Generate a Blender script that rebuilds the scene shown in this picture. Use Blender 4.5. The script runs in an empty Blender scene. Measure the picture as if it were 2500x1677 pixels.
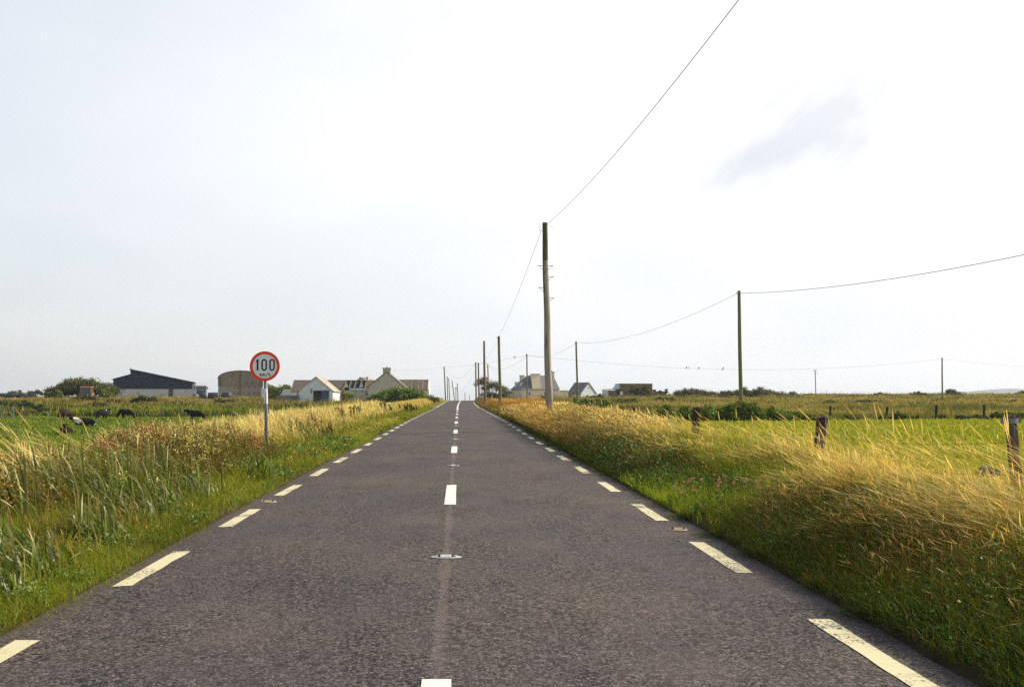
import bpy, bmesh, math, random
import numpy as np
from mathutils import Vector, Matrix, Euler

# ---------------------------------------------------------------- camera, world, sun, exposure
sc = bpy.context.scene
col = sc.collection
EYE = 1.6
FPX = 2600.0            # focal length in pixels of a 2500-wide frame
YAW, PITCH = math.radians(2.865), math.radians(3.005)
cam_d = bpy.data.cameras.new('camera')
cam_d.sensor_width = 36.0
cam_d.lens = 36.0 * FPX / 2500.0
cam_d.clip_start, cam_d.clip_end = 0.1, 20000
cam = bpy.data.objects.new('camera', cam_d)
col.objects.link(cam)
cam.location = (0, 0, EYE)
cam.rotation_euler = (math.radians(90) + PITCH, 0, -YAW)
sc.camera = cam
sc.render.resolution_x, sc.render.resolution_y = 1024, 686

def CAM_DIR(px, py): return cam.rotation_euler.to_matrix() @ Vector(((px-1250)/FPX, (838.5-py)/FPX, -1))
SUN_AZ, SUN_EL = math.radians(73), math.radians(32)     # azimuth clockwise from +Y (the road)
SUNV = Vector((math.sin(SUN_AZ) * math.cos(SUN_EL), math.cos(SUN_AZ) * math.cos(SUN_EL), math.sin(SUN_EL)))

world = bpy.data.worlds.new('World')
sc.world = world
world.use_nodes = True
wn, wl = world.node_tree.nodes, world.node_tree.links
for n in list(wn): wn.remove(n)
out = wn.new('ShaderNodeOutputWorld')
bg = wn.new('ShaderNodeBackground'); bg.inputs['Strength'].default_value = 0.12
sky = wn.new('ShaderNodeTexSky'); sky.sky_type = 'NISHITA'; sky.sun_disc = False
sky.sun_elevation = SUN_EL; sky.sun_rotation = SUN_AZ
sky.air_density, sky.dust_density, sky.ozone_density = 1.0, 3.0, 1.5
tc = wn.new('ShaderNodeTexCoord')
sep = wn.new('ShaderNodeSeparateXYZ'); wl.new(tc.outputs['Generated'], sep.inputs[0])
# thin bright cloud: thicker on the right (towards the sun), thinner on the left
mp = wn.new('ShaderNodeMapping'); mp.inputs['Scale'].default_value = (1.6, 1.6, 5.0)
wl.new(tc.outputs['Generated'], mp.inputs[0])
nz = wn.new('ShaderNodeTexNoise'); nz.inputs['Scale'].default_value = 1.5; nz.inputs['Detail'].default_value = 5
nz.inputs['Roughness'].default_value = 0.5
wl.new(mp.outputs[0], nz.inputs['Vector'])
def wmath(op, a, b=None, clamp=False):
    m = wn.new('ShaderNodeMath'); m.operation = op; m.use_clamp = clamp
    for i, v in enumerate((a, b)):
        if v is None: continue
        if isinstance(v, (int, float)): m.inputs[i].default_value = v
        else: wl.new(v, m.inputs[i])
    return m.outputs[0]
xs = wmath('MULTIPLY', wmath('ADD', sep.outputs[0], 0.56), 1.5, True)
cov = wmath('ADD', xs, wmath('MULTIPLY', wmath('SUBTRACT', nz.outputs[0], 0.5), 0.35), True)
cov = wmath('ADD', wmath('MULTIPLY', cov, 0.48), 0.50, True)
# cloud veil thinned in the unseen upper sky to cut the ambient light
up_ = wmath('MULTIPLY', wmath('SUBTRACT', sep.outputs[2], 0.36), 3.5, True)
cov = wmath('MULTIPLY', cov, wmath('SUBTRACT', 1.0, wmath('MULTIPLY', up_, 0.88)))
mp2 = wn.new('ShaderNodeMapping'); mp2.inputs['Scale'].default_value = (2.2, 2.2, 4.5); mp2.inputs['Rotation'].default_value = (0.0, 0.6, 0.3)
mp2.inputs['Location'].default_value = (0.35, 0.2, 0.1)
wl.new(tc.outputs['Generated'], mp2.inputs[0])
nz2 = wn.new('ShaderNodeTexNoise'); nz2.inputs['Scale'].default_value = 1.4; nz2.inputs['Detail'].default_value = 3.5
wl.new(mp2.outputs[0], nz2.inputs['Vector'])
ramp = wn.new('ShaderNodeValToRGB'); wl.new(nz2.outputs[0], ramp.inputs[0])
ramp.color_ramp.elements[0].position = 0.36; ramp.color_ramp.elements[0].color = (6.0, 6.2, 6.32, 1)
ramp.color_ramp.elements[1].position = 0.60; ramp.color_ramp.elements[1].color = (6.75, 6.76, 6.78, 1)
# low cloud bank: a little greyer near the horizon
grey = wn.new('ShaderNodeMixRGB'); grey.blend_type = 'MULTIPLY'
hz = wmath('SUBTRACT', 1.0, wmath('MULTIPLY', sep.outputs[2], 4.6), True)
wl.new(wmath('MULTIPLY', hz, 0.75), grey.inputs[0]); wl.new(ramp.outputs[0], grey.inputs[1])
grey.inputs[2].default_value = (0.855, 0.865, 0.875, 1)
# one faint grey wisp of cloud in the bright part of the sky on the right
cd_ = (CAM_DIR(1990, 325)).normalized()
va = wn.new('ShaderNodeVectorMath'); va.operation = 'SUBTRACT'; va.inputs[1].default_value = cd_; wl.new(tc.outputs['Generated'], va.inputs[0])
mr = wn.new('ShaderNodeMapping'); mr.inputs['Rotation'].default_value = (0, math.radians(38), 0); wl.new(va.outputs[0], mr.inputs[0])
ms = wn.new('ShaderNodeMapping'); ms.inputs['Scale'].default_value = (10.5, 7.0, 24.0); wl.new(mr.outputs[0], ms.inputs[0])
nz4 = wn.new('ShaderNodeTexNoise'); nz4.inputs['Scale'].default_value = 1.3; nz4.inputs['Detail'].default_value = 5; wl.new(ms.outputs[0], nz4.inputs['Vector'])
vl = wn.new('ShaderNodeVectorMath'); vl.operation = 'LENGTH'; wl.new(ms.outputs[0], vl.inputs[0])
wisp = wmath('SUBTRACT', 1.15, wmath('ADD', vl.outputs['Value'], wmath('MULTIPLY', wmath('SUBTRACT', nz4.outputs[0], .5), 2.6)), True)
gw = wn.new('ShaderNodeMixRGB'); gw.blend_type = 'MULTIPLY'; wl.new(wmath('MULTIPLY', wisp, 1.3, True), gw.inputs[0]); wl.new(grey.outputs[0], gw.inputs[1]); gw.inputs[2].default_value = (.79,.805,.84,1)
grey = gw
mix = wn.new('ShaderNodeMixRGB'); wl.new(cov, mix.inputs[0]); wl.new(sky.outputs[0], mix.inputs[1]); wl.new(grey.outputs[0], mix.inputs[2])
wl.new(mix.outputs[0], bg.inputs['Color']); wl.new(bg.outputs[0], out.inputs['Surface'])

sun_d = bpy.data.lights.new('sun', 'SUN'); sun_d.energy = 5.0; sun_d.angle = math.radians(0.6); sun_d.color = (1.0, 0.88, 0.68)
sun = bpy.data.objects.new('sun', sun_d); col.objects.link(sun)
sun.rotation_euler = (-SUNV).to_track_quat('-Z', 'Y').to_euler(); sun.location = (30, 20, 40)

sc.view_settings.view_transform = 'Standard'; sc.view_settings.look = 'None'
sc.view_settings.gamma = 1.0; sc.view_settings.exposure = 0.49
sc.cycles.use_denoising = False; sc.cycles.max_bounces = 6; sc.cycles.diffuse_bounces = 3; sc.cycles.transmission_bounces = 4
sc.cycles.transparent_max_bounces = 6; sc.cycles.volume_bounces = 0

random.seed(7)
rng = np.random.default_rng(11)
R = math.radians

# ---------------------------------------------------------------- helpers
CAMM = cam.rotation_euler.to_matrix()
def P(px, py, Y):
    """the point at forward distance Y seen at pixel (px, py) of the 2500x1677 photograph"""
    d = CAMM @ Vector(((px - 1250) / FPX, (838.5 - py) / FPX, -1))
    return Vector((d.x / d.y * Y, Y, EYE + d.z / d.y * Y))

def tag(o, label=None, cat=None, group=None, kind=None):
    if label: o['label'] = label
    if cat: o['category'] = cat
    if group: o['group'] = group
    if kind: o['kind'] = kind
    return o

def thing(name, label, cat, loc=(0, 0, 0), rz=0.0, group=None):
    o = bpy.data.objects.new(name, None); col.objects.link(o)
    o.empty_display_size = 0.3
    o.location = loc; o.rotation_euler = (0, 0, rz)
    return tag(o, label, cat, group)

def link(name, me, mat, parent=None):
    o = bpy.data.objects.new(name, me); col.objects.link(o)
    if mat is not None: me.materials.append(mat)
    if parent is not None: o.parent = parent
    return o

def dup(root, loc, rz=None, label=None, group=None):
    r = root.copy(); col.objects.link(r); r.location = loc
    if rz is not None: r.rotation_euler = (0, 0, rz)
    if label: r['label'] = label
    if group: r['group'] = group
    for ch in list(root.children):
        c = ch.copy(); col.objects.link(c); c.parent = r
        for g in list(ch.children):
            d = g.copy(); col.objects.link(d); d.parent = c
    return r

class MB:
    """collects shapes, builds ONE mesh object"""
    def __init__(s): s.v = []; s.f = []
    def add(s, vs, fs):
        b = len(s.v); s.v += [tuple(v) for v in vs]; s.f += [tuple(b + i for i in f) for f in fs]; return s
    def box(s, x0, x1, y0, y1, z0, z1):
        return s.add([(x0,y0,z0),(x1,y0,z0),(x1,y1,z0),(x0,y1,z0),(x0,y0,z1),(x1,y0,z1),(x1,y1,z1),(x0,y1,z1)],
                     [(0,3,2,1),(4,5,6,7),(0,1,5,4),(1,2,6,5),(2,3,7,6),(3,0,4,7)])
    def prism(s, pts, y0, y1):
        """polygon in (x, z), extruded along y; pts counter-clockwise seen from -y"""
        n = len(pts)
        vs = [(x, y0, z) for x, z in pts] + [(x, y1, z) for x, z in pts]
        fs = [tuple(range(n)), tuple(range(2*n-1, n-1, -1))]
        for i in range(n):
            j = (i+1) % n; fs.append((j, i, n+i, n+j))
        return s.add(vs, fs)
    def hull8(s, a, b):
        """two quads (each 4 points, same winding) joined"""
        return s.add(list(a)+list(b), [(0,1,2,3),(7,6,5,4),(1,0,4,5),(2,1,5,6),(3,2,6,7),(0,3,7,4)])
    def slab(s, quad, t):
        """thick plate from 4 corner points, thickness t along its normal"""
        q = [Vector(p) for p in quad]; n = (q[1]-q[0]).cross(q[3]-q[0]).normalized()*t
        return s.hull8([p for p in q], [p - n for p in q])
    def tube(s, pts, rad, n=8, cap=True):
        pts = [Vector(p) for p in pts]
        if isinstance(rad, (int, float)): rad = [rad]*len(pts)
        rings = []
        for i, p in enumerate(pts):
            t = (pts[min(i+1, len(pts)-1)] - pts[max(i-1, 0)])
            t = t.normalized() if t.length > 1e-9 else Vector((0,0,1))
            a = Vector((0,0,1)) if abs(t.z) < 0.9 else Vector((1,0,0))
            u = t.cross(a).normalized(); w = t.cross(u).normalized()
            rings.append([p + (u*math.cos(2*math.pi*k/n) + w*math.sin(2*math.pi*k/n))*rad[i] for k in range(n)])
        vs = [v for r_ in rings for v in r_]
        fs = []
        for i in range(len(pts)-1):
            for k in range(n):
                k2 = (k+1) % n
                fs.append((i*n+k, (i+1)*n+k, (i+1)*n+k2, i*n+k2))
        if cap: fs.append(tuple(range(n))); fs.append(tuple((len(pts)-1)*n + k for k in range(n-1, -1, -1)))
        return s.add(vs, fs)
    def build(s, name, mat, parent=None, smooth=False):
        me = bpy.data.meshes.new(name); me.from_pydata(s.v, [], s.f)
        bm = bmesh.new(); bm.from_mesh(me); bmesh.ops.recalc_face_normals(bm, faces=bm.faces); bm.to_mesh(me); bm.free()
        if smooth: me.polygons.foreach_set('use_smooth', [True]*len(me.polygons))
        me.update()
        return link(name, me, mat, parent)

def npmesh(name, V, F, C, mat, parent=None, smooth=False):
    """mesh from numpy: V (n,3), F (m,4) quads, C (n,3) linear colours"""
    me = bpy.data.meshes.new(name)
    k = F.shape[1]
    me.vertices.add(len(V)); me.vertices.foreach_set('co', np.ascontiguousarray(V, dtype=np.float32).ravel())
    me.loops.add(F.size); me.loops.foreach_set('vertex_index', F.astype(np.int32).ravel())
    me.polygons.add(len(F)); me.polygons.foreach_set('loop_start', np.arange(0, F.size, k, dtype=np.int32))
    me.polygons.foreach_set('loop_total', np.full(len(F), k, dtype=np.int32))
    if smooth: me.polygons.foreach_set('use_smooth', np.ones(len(F), dtype=bool))
    if C is not None:
        at = me.attributes.new('Col', 'FLOAT_COLOR', 'POINT')
        c4 = np.ones((len(V), 4), dtype=np.float32); c4[:, :3] = C
        at.data.foreach_set('color', c4.ravel())
    me.update()
    return link(name, me, mat, parent)

# value noise
_lat = {}
def vn(x, y, scale, seed=0, oct=1):
    tot = 0; amp = 1.0; s_ = 0
    for o in range(oct):
        if (seed+o) not in _lat: _lat[seed+o] = np.random.default_rng(1000+seed+o).random((128, 128))
        L = _lat[seed+o]
        X = np.asarray(x, float)/scale*(2**o) + 500; Yv = np.asarray(y, float)/scale*(2**o) + 500
        i = np.floor(X).astype(int); j = np.floor(Yv).astype(int); fx = X-i; fy = Yv-j
        fx = fx*fx*(3-2*fx); fy = fy*fy*(3-2*fy)
        i0, j0, i1, j1 = i % 128, j % 128, (i+1) % 128, (j+1) % 128
        v = L[i0,j0]*(1-fx)*(1-fy)+L[i1,j0]*fx*(1-fy)+L[i0,j1]*(1-fx)*fy+L[i1,j1]*fx*fy
        tot = tot + v*amp; s_ += amp; amp *= 0.5
    return tot/s_
def sstep(a, b, x):
    t = np.clip((np.asarray(x, float)-a)/(b-a), 0, 1); return t*t*(3-2*t)

# ---------------------------------------------------------------- materials
def nm(name):
    m = bpy.data.materials.new(name); m.use_nodes = True
    nt = m.node_tree; b = nt.nodes['Principled BSDF']
    return m, nt, b
def N(nt, typ, **kw):
    n = nt.nodes.new(typ)
    for k, v in kw.items():
        if k in n.inputs: n.inputs[k].default_value = v
        else: setattr(n, k, v)
    return n
def pmat(name, c1, c2=None, scale=6.0, stretch=(1,1,1), rough=0.8, bump=0.15, c3=None, t3=0.62, s3=2.0, metal=0.0, lo=0.35, hi=0.65, wave=None, spec=0.3):
    """two-tone noise surface, an optional third stain colour, optional corrugation (axis, scale, depth)"""
    m, nt, b = nm(name); L = nt.links.new
    c2 = c2 or tuple(c*0.8 for c in c1)
    t = N(nt, 'ShaderNodeTexCoord'); mpn = N(nt, 'ShaderNodeMapping'); mpn.inputs['Scale'].default_value = stretch
    L(t.outputs['Object'], mpn.inputs[0])
    n = N(nt, 'ShaderNodeTexNoise', Scale=scale, Detail=6.0, Roughness=0.6); L(mpn.outputs[0], n.inputs['Vector'])
    r = N(nt, 'ShaderNodeValToRGB'); L(n.outputs[0], r.inputs[0])
    r.color_ramp.elements[0].position = lo; r.color_ramp.elements[0].color = (*c1, 1)
    r.color_ramp.elements[1].position = hi; r.color_ramp.elements[1].color = (*c2, 1)
    c = r.outputs[0]
    if c3:
        n3 = N(nt, 'ShaderNodeTexNoise', Scale=s3, Detail=7.0, Roughness=0.65); L(mpn.outputs[0], n3.inputs['Vector'])
        r3 = N(nt, 'ShaderNodeValToRGB'); L(n3.outputs[0], r3.inputs[0])
        r3.color_ramp.elements[0].position = t3-0.04; r3.color_ramp.elements[1].position = t3+0.06
        mx = N(nt, 'ShaderNodeMixRGB'); L(r3.outputs[0], mx.inputs[0]); L(c, mx.inputs[1]); mx.inputs[2].default_value = (*c3, 1)
        c = mx.outputs[0]
    L(c, b.inputs['Base Color'])
    b.inputs['Roughness'].default_value = rough; b.inputs['Metallic'].default_value = metal
    b.inputs['Specular IOR Level'].default_value = spec
    bp = N(nt, 'ShaderNodeBump', Strength=bump, Distance=0.02); L(n.outputs[0], bp.inputs['Height'])
    if wave:
        ax, ws, wd = wave
        w = N(nt, 'ShaderNodeTexWave', Scale=ws, Distortion=0.0); w.bands_direction = ax; L(t.outputs['Object'], w.inputs['Vector'])
        b2 = N(nt, 'ShaderNodeBump', Strength=1.0, Distance=wd); L(w.outputs[0], b2.inputs['Height']); L(bp.outputs[0], b2.inputs['Normal'])
        bp = b2
    L(bp.outputs[0], b.inputs['Normal'])
    return m
def leafmat(name, trans=0.38, tint=(1.0, 1.0, 0.75), gloss=0.04):
    """thin leaf: colour from the plant's own 'Col' attribute, diffuse + translucent"""
    m = bpy.data.materials.new(name); m.use_nodes = True; nt = m.node_tree
    for n in list(nt.nodes): nt.nodes.remove(n)
    L = nt.links.new
    o = N(nt, 'ShaderNodeOutputMaterial'); a = N(nt, 'ShaderNodeAttribute'); a.attribute_name = 'Col'
    d = N(nt, 'ShaderNodeBsdfDiffuse'); t = N(nt, 'ShaderNodeBsdfTranslucent')
    tm = N(nt, 'ShaderNodeMixRGB'); tm.blend_type = 'MULTIPLY'; tm.inputs[0].default_value = 1; tm.inputs[2].default_value = (*tint, 1)
    L(a.outputs['Color'], d.inputs['Color']); L(a.outputs['Color'], tm.inputs[1])
    L(tm.outputs[0], t.inputs['Color'])
    mx = N(nt, 'ShaderNodeMixShader'); mx.inputs[0].default_value = trans
    L(d.outputs[0], mx.inputs[1]); L(t.outputs[0], mx.inputs[2])
    g = N(nt, 'ShaderNodeBsdfGlossy', Roughness=0.45); g.inputs['Color'].default_value = (0.9, 0.95, 0.9, 1)
    m2 = N(nt, 'ShaderNodeMixShader'); m2.inputs[0].default_value = gloss
    L(mx.outputs[0], m2.inputs[1]); L(g.outputs[0], m2.inputs[2]); L(m2.outputs[0], o.inputs['Surface'])
    return m

M = {}
M['grass'] = leafmat('grass_blades', 0.42, (1.0, 0.95, 0.5), 0.012)
M['leaf'] = leafmat('shrub_leaves', 0.28, (0.95, 1.0, 0.35), 0.02)
M['iris'] = leafmat('iris_leaves', 0.30, (0.95, 1.0, 0.3), 0.035)
M['bark'] = pmat('bark', (0.10,0.075,0.05), (0.16,0.13,0.10), 14, (1,1,.2), 0.9, 0.5)
M['pole'] = pmat('weathered_pole_wood', (0.35,0.325,0.255), (0.21,0.185,0.14), 9, (1,1,.09), 0.9, 0.5, c3=(0.045,0.04,0.03), t3=0.585, s3=6)
M['pole_green'] = pmat('algae_green_pole_wood', (0.125,0.13,0.055), (0.18,0.165,0.085), 9, (1,1,.1), 0.9, 0.4, c3=(0.06,0.06,0.03), t3=0.6, s3=3)
M['pole_brown'] = pmat('brown_pole_wood', (0.20,0.13,0.095), (0.15,0.11,0.08), 9, (1,1,.1), 0.9, 0.4, c3=(0.07,0.05,0.04), t3=0.62, s3=3)
M['pole_top'] = pmat('dark_algae_pole_top', (0.055,0.06,0.025), (0.10,0.09,0.045), 9, (1,1,.15), 0.95, 0.4)
M['post'] = pmat('old_fence_post_wood', (0.050,0.036,0.032), (0.020,0.014,0.013), 22, (1,1,.1), 0.95, 0.9, c3=(0.10,0.08,0.068), t3=0.60, s3=7)
M['post_pale'] = pmat('pale_fence_post_wood', (0.13,0.10,0.085), (0.06,0.042,0.036), 22, (1,1,.12), 0.9, 0.8, c3=(0.17,0.06,0.05), t3=0.56, s3=3)
M['galv'] = pmat('galvanised_steel', (0.20,0.21,0.24), (0.14,0.15,0.175), 18, (1,1,.4), 0.6, 0.08, metal=0.15)
M['wire'] = pmat('dark_wire', (0.05,0.05,0.05), (0.07,0.07,0.06), 10, rough=0.6)
M['rust'] = pmat('rusty_wire', (0.12,0.07,0.04), (0.08,0.05,0.04), 10, rough=0.9)
M['red'] = pmat('sign_red', (0.80,0.06,0.015), (0.74,0.055,0.015), 3, rough=0.4, bump=0.02)
M['signw'] = pmat('sign_white', (0.74,0.75,0.73), (0.70,0.71,0.69), 5, rough=0.4, bump=0.02)
M['black'] = pmat('sign_black', (0.012,0.012,0.014), rough=0.5, bump=0.0)
M['glass'] = pmat('window_glass', (0.02,0.028,0.035), (0.03,0.04,0.05), 2, rough=0.1, bump=0.0, spec=0.6)
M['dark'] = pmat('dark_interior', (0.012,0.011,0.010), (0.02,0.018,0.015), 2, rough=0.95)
# ---------------------------------------------------------------- the lie of the land
_ys = np.arange(-60, 7001, 1.0)
_zr = np.interp(_ys, [-60,0,60,94,129,180,228,250,280,350,500,900,1400,2400,7000],
                     [-.41,0,.41,.48,.585,.90,1.33,1.40,1.20,-.6,-4.2,-9,-15,-19,-19])
_k = np.exp(-0.5*(np.arange(-18, 19)/7.0)**2); _k /= _k.sum()
_zp = np.pad(_zr, 18, mode='edge'); _zp[:18] = _zr[0] - 0.0069*np.arange(18, 0, -1)
_zr = np.convolve(_zp, _k, mode='valid')
def zr(y): return np.interp(y, _ys, _zr)
def cx(y):
    t = np.clip(np.asarray(y, float)-130, 0, 1e9)/100
    return np.where(t < 2.2, 0.57*t*t, 0.57*(2.2*2.2 + 2*2.2*(t-2.2)))
EL, ER = -3.02, 2.87                   # asphalt edges
def H(x, y):
    x = np.asarray(x, float); y = np.asarray(y, float)
    u = x - cx(y); z0 = zr(y)
    far = sstep(330, 900, y)
    # left field and farmland
    ZL = np.interp(y, [-60,0,20,40,97,150,168,182,200,230,275,320,480,900,1400,2400], [-.3,-.15,-.4,-.75,-.85,-1.1,-1.15,0,1.5,1.85,2.1,2.1,0.5,-6,-14,-19])
    ZL = ZL - 1.0*np.exp(-(((x+69.5)/6.5)**2+((y-203)/5.5)**2))
    ZL = ZL + 0.1*sstep(-45, -75, x)*sstep(185, 215, y) - .62*sstep(-44, -32, x)*sstep(186, 200, y)*sstep(300, 260, y)
    wl_ = sstep(6.5, 13, -u)
    bl = 0.10*np.exp(-((u+5.2)/1.2)**2)*sstep(2, 8, y)
    zl = z0*(1-wl_) + ZL*wl_ + bl
    # right bank, meadow, rough rising ground
    ZR = np.interp(y, [-60,0,30,80,100,130,180,260,320,420,700,1400,2400], [-.2,-.1,-.15,-.1,-.13,.35,.95,2.3,2.95,2.6,-1,-14,-19])
    ZR = ZR - .75*sstep(190, 250, y)*sstep(115, 85, x)
    wr = sstep(6.2, 9.5, u)
    bank = np.interp(u, [2.87,3.0,3.4,4.2,5.2,6.4,8.2,10], [0,.03,.12,.36,.40,.26,.05,0])
    bank = bank*(1+.25*sstep(24, 36, y)-.35*sstep(36, 48, y)-.45*sstep(62, 95, y))
    notch = np.exp(-((y-15.6)/2.5)**2)*sstep(5.2, 4.2, u)
    bank = bank*(1-0.75*notch)
    zr_ = z0*(1-wr) + ZR*wr + bank
    z = np.where(u < 0, zl, zr_)
    rough = (vn(x, y, 9, 3, 2)-0.5)*0.35*(1+1.8*sstep(86, 150, y)*sstep(12, 25, np.abs(u))*np.where(u < 0, sstep(205, 195, y)*sstep(168, 176, y), 1)) + (vn(x, y, 1.7, 5, 2)-.5)*0.10
    rough = rough*sstep(3.0, 6.5, np.abs(u))*(0.35+0.65*sstep(90, 180, y))
    # old field banks running across the rough ground
    for yb_, a_, s0 in ((118, .45, .10), (152, .40, -.06), (205, .55, .05), (262, .5, -.03)):
        z = z + a_*np.exp(-((y-yb_-s0*(x-40)-4*vn(x, x*0, 25, 9))/2.2)**2)*sstep(14, 26, u)*(.4+vn(x, x*0+yb_, 18, 10, 2))
    z = z + rough + (vn(x, y, 60, 8, 2)-0.5)*sstep(150, 320, y)*sstep(14, 40, np.abs(u))*np.where(u < 0, .25, .9)
    z = z*(1-sstep(1400, 2400, y)) - 19*sstep(1400, 2400, y)
    z = np.where((u > EL-0.02) & (u < ER+0.02), z0-0.06, z)
    return z

STRAW, PALE, GRN, BRT, DRK, BRN = [np.array(c) for c in ((.42,.28,.060),(.74,.56,.22),(.105,.145,.010),(.23,.295,.018),(.036,.058,.010),(.21,.10,.028))]
def ground_colour(x, y):
    u = x - cx(y)
    n1 = vn(x, y, 7, 21, 3); n2 = vn(x, y, 2.2, 31, 3); n3 = vn(x, y, 25, 41, 2)
    tan = np.array((.24,.18,.055)); gr = np.array((.10,.12,.025)); soil = np.array((.055,.045,.025))
    w = sstep(.38, .62, .5*n1+.3*n2+.2*n3)[..., None]
    c = tan*w + gr*(1-w)
    mR = (sstep(8.5, 10, u)*sstep(86, 82, y))[..., None]                       # right meadow
    c = c*(1-mR) + mR*(np.array((.20,.24,.015))*(0.8+.4*n2[..., None]))
    mL = (sstep(-13, -20, u)*sstep(172, 166, y)*sstep(12, 30, y))[..., None]   # grazed field
    c = c*(1-mL) + mL*(np.array((.085,.145,.018))*(0.75+.5*n1[..., None]))
    near = (sstep(8.5, 6, np.abs(u)) * sstep(120, 60, y))[..., None]
    c = c*(1-near) + near*soil
    return c

def gline(lo, hi, n, k):
    t = np.linspace(-1, 1, n); return None
ul = np.concatenate([-np.geomspace(6000, 30, 60), -np.linspace(29, 8, 50), -np.linspace(7.7, 3.3, 26),
                     [-3.12, -3.03, -3.0, -1.5, 0, 1.4, 2.85, 2.88, 2.97], np.linspace(3.2, 8, 28), np.linspace(8.4, 30, 50), np.geomspace(31, 6000, 60)])
yl = np.concatenate([np.linspace(-60, 2, 16), np.linspace(3, 60, 130), np.linspace(61, 330, 230), np.geomspace(333, 6500, 70)])
UU, YY = np.meshgrid(ul, yl)
XX = UU + cx(YY)
ZZ = H(XX, YY)
nu, ny = len(ul), len(yl)
idx = np.arange(nu*ny).reshape(ny, nu)
F = np.stack([idx[:-1,:-1], idx[:-1,1:], idx[1:,1:], idx[1:,:-1]], -1).reshape(-1, 4)
m, nt, b = nm('ground_soil_and_turf'); L = nt.links.new
a = N(nt, 'ShaderNodeAttribute'); a.attribute_name = 'Col'
t = N(nt, 'ShaderNodeTexCoord')
n1 = N(nt, 'ShaderNodeTexNoise', Scale=3.5, Detail=8.0, Roughness=0.7); L(t.outputs['Object'], n1.inputs['Vector'])
r = N(nt, 'ShaderNodeMapRange'); L(n1.outputs[0], r.inputs[0]); r.inputs[1].default_value=.3; r.inputs[2].default_value=.7; r.inputs[3].default_value=.55; r.inputs[4].default_value=1.35
mx = N(nt, 'ShaderNodeVectorMath'); mx.operation = 'SCALE'; L(a.outputs['Color'], mx.inputs[0]); L(r.outputs[0], mx.inputs['Scale'])
L(mx.outputs[0], b.inputs['Base Color']); b.inputs['Roughness'].default_value = 1; b.inputs['Specular IOR Level'].default_value = 0
bp = N(nt, 'ShaderNodeBump', Strength=0.6, Distance=0.15); L(n1.outputs[0], bp.inputs['Height']); L(bp.outputs[0], b.inputs['Normal'])
M['ground'] = m
g = npmesh('ground', np.stack([XX.ravel(), YY.ravel(), ZZ.ravel()], 1), F, ground_colour(XX.ravel(), YY.ravel()), M['ground'], smooth=True)
tag(g, kind='structure')

# sea
M['sea'] = pmat('sea_water', (0.03,0.06,0.09), (0.04,0.075,0.105), 0.02, rough=0.25, bump=0.1)
sea = MB().add([(-9000,1150,-12.5),(9000,1150,-12.5),(9000,16000,-12.5),(-9000,16000,-12.5)], [(0,1,2,3)]).build('sea', M['sea']); tag(sea, kind='structure')

# far hills
M['hill'] = pmat('hill_moor', (0.07,0.10,0.08), (0.10,0.12,0.09), 0.004, rough=1, bump=0.3, c3=(0.05,0.07,0.05), t3=0.55, s3=0.01)
def hill(name, pts, Y, depth):
    n = len(pts); xs_ = np.linspace(pts[0][0], pts[-1][0], 90)
    ys_ = np.interp(xs_, [p[0] for p in pts], [p[1] for p in pts])
    V_ = []; nd = 12
    for j in range(nd):
        t_ = j/(nd-1); prof = math.sin(math.pi*(0.04+0.92*t_))**0.7
        for k_, (px, py) in enumerate(zip(xs_, ys_)):
            q = P(px, py, Y); h = (q.z + 16)*prof*(0.93+0.14*vn(px, j*30, 60, 51, 3)) - 16
            V_.append((q.x, Y + (t_-0.5)*depth, h))
    Vn = np.array(V_); ii = np.arange(nd*90).reshape(nd, 90)
    F_ = np.stack([ii[:-1,:-1], ii[:-1,1:], ii[1:,1:], ii[1:,:-1]], -1).reshape(-1,4)
    tag(npmesh(name, Vn, F_, None, M['hill'], smooth=True), kind='structure')
hill('hills', [(2120,966),(2200,960),(2270,959),(2310,957),(2345,956),(2370,956.5),(2400,954),(2430,950),(2470,949),(2520,948.5),(2600,950),(2720,955),(2850,960)], 5200, 1200)

# ---------------------------------------------------------------- road
def strip(name, u0, u1, y0, y1, dz, mat, ny_=None, nu_=2, crown=True, jit=0.0):
    ny_ = ny_ or max(2, int((y1-y0)/2)+2)
    yy = np.linspace(y0, y1, ny_); uu = np.linspace(u0, u1, nu_)
    U_, Y_ = np.meshgrid(uu, yy)
    if jit:
        U_ = U_ + 0; U_[:, 0] += jit*(vn(Y_[:,0], Y_[:,0]*0+3, .45, 61, 3)-.5)*2; U_[:, -1] += jit*(vn(Y_[:,0], Y_[:,0]*0+9, .5, 66, 3)-.5)*2
    Z_ = zr(Y_) + dz - 0.012*np.abs(U_)
    X_ = U_ + cx(Y_)
    ii = np.arange(ny_*nu_).reshape(ny_, nu_)
    F_ = np.stack([ii[:-1,:-1], ii[:-1,1:], ii[1:,1:], ii[1:,:-1]], -1).reshape(-1,4)
    return np.stack([X_.ravel(), Y_.ravel(), Z_.ravel()], 1), F_

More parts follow.
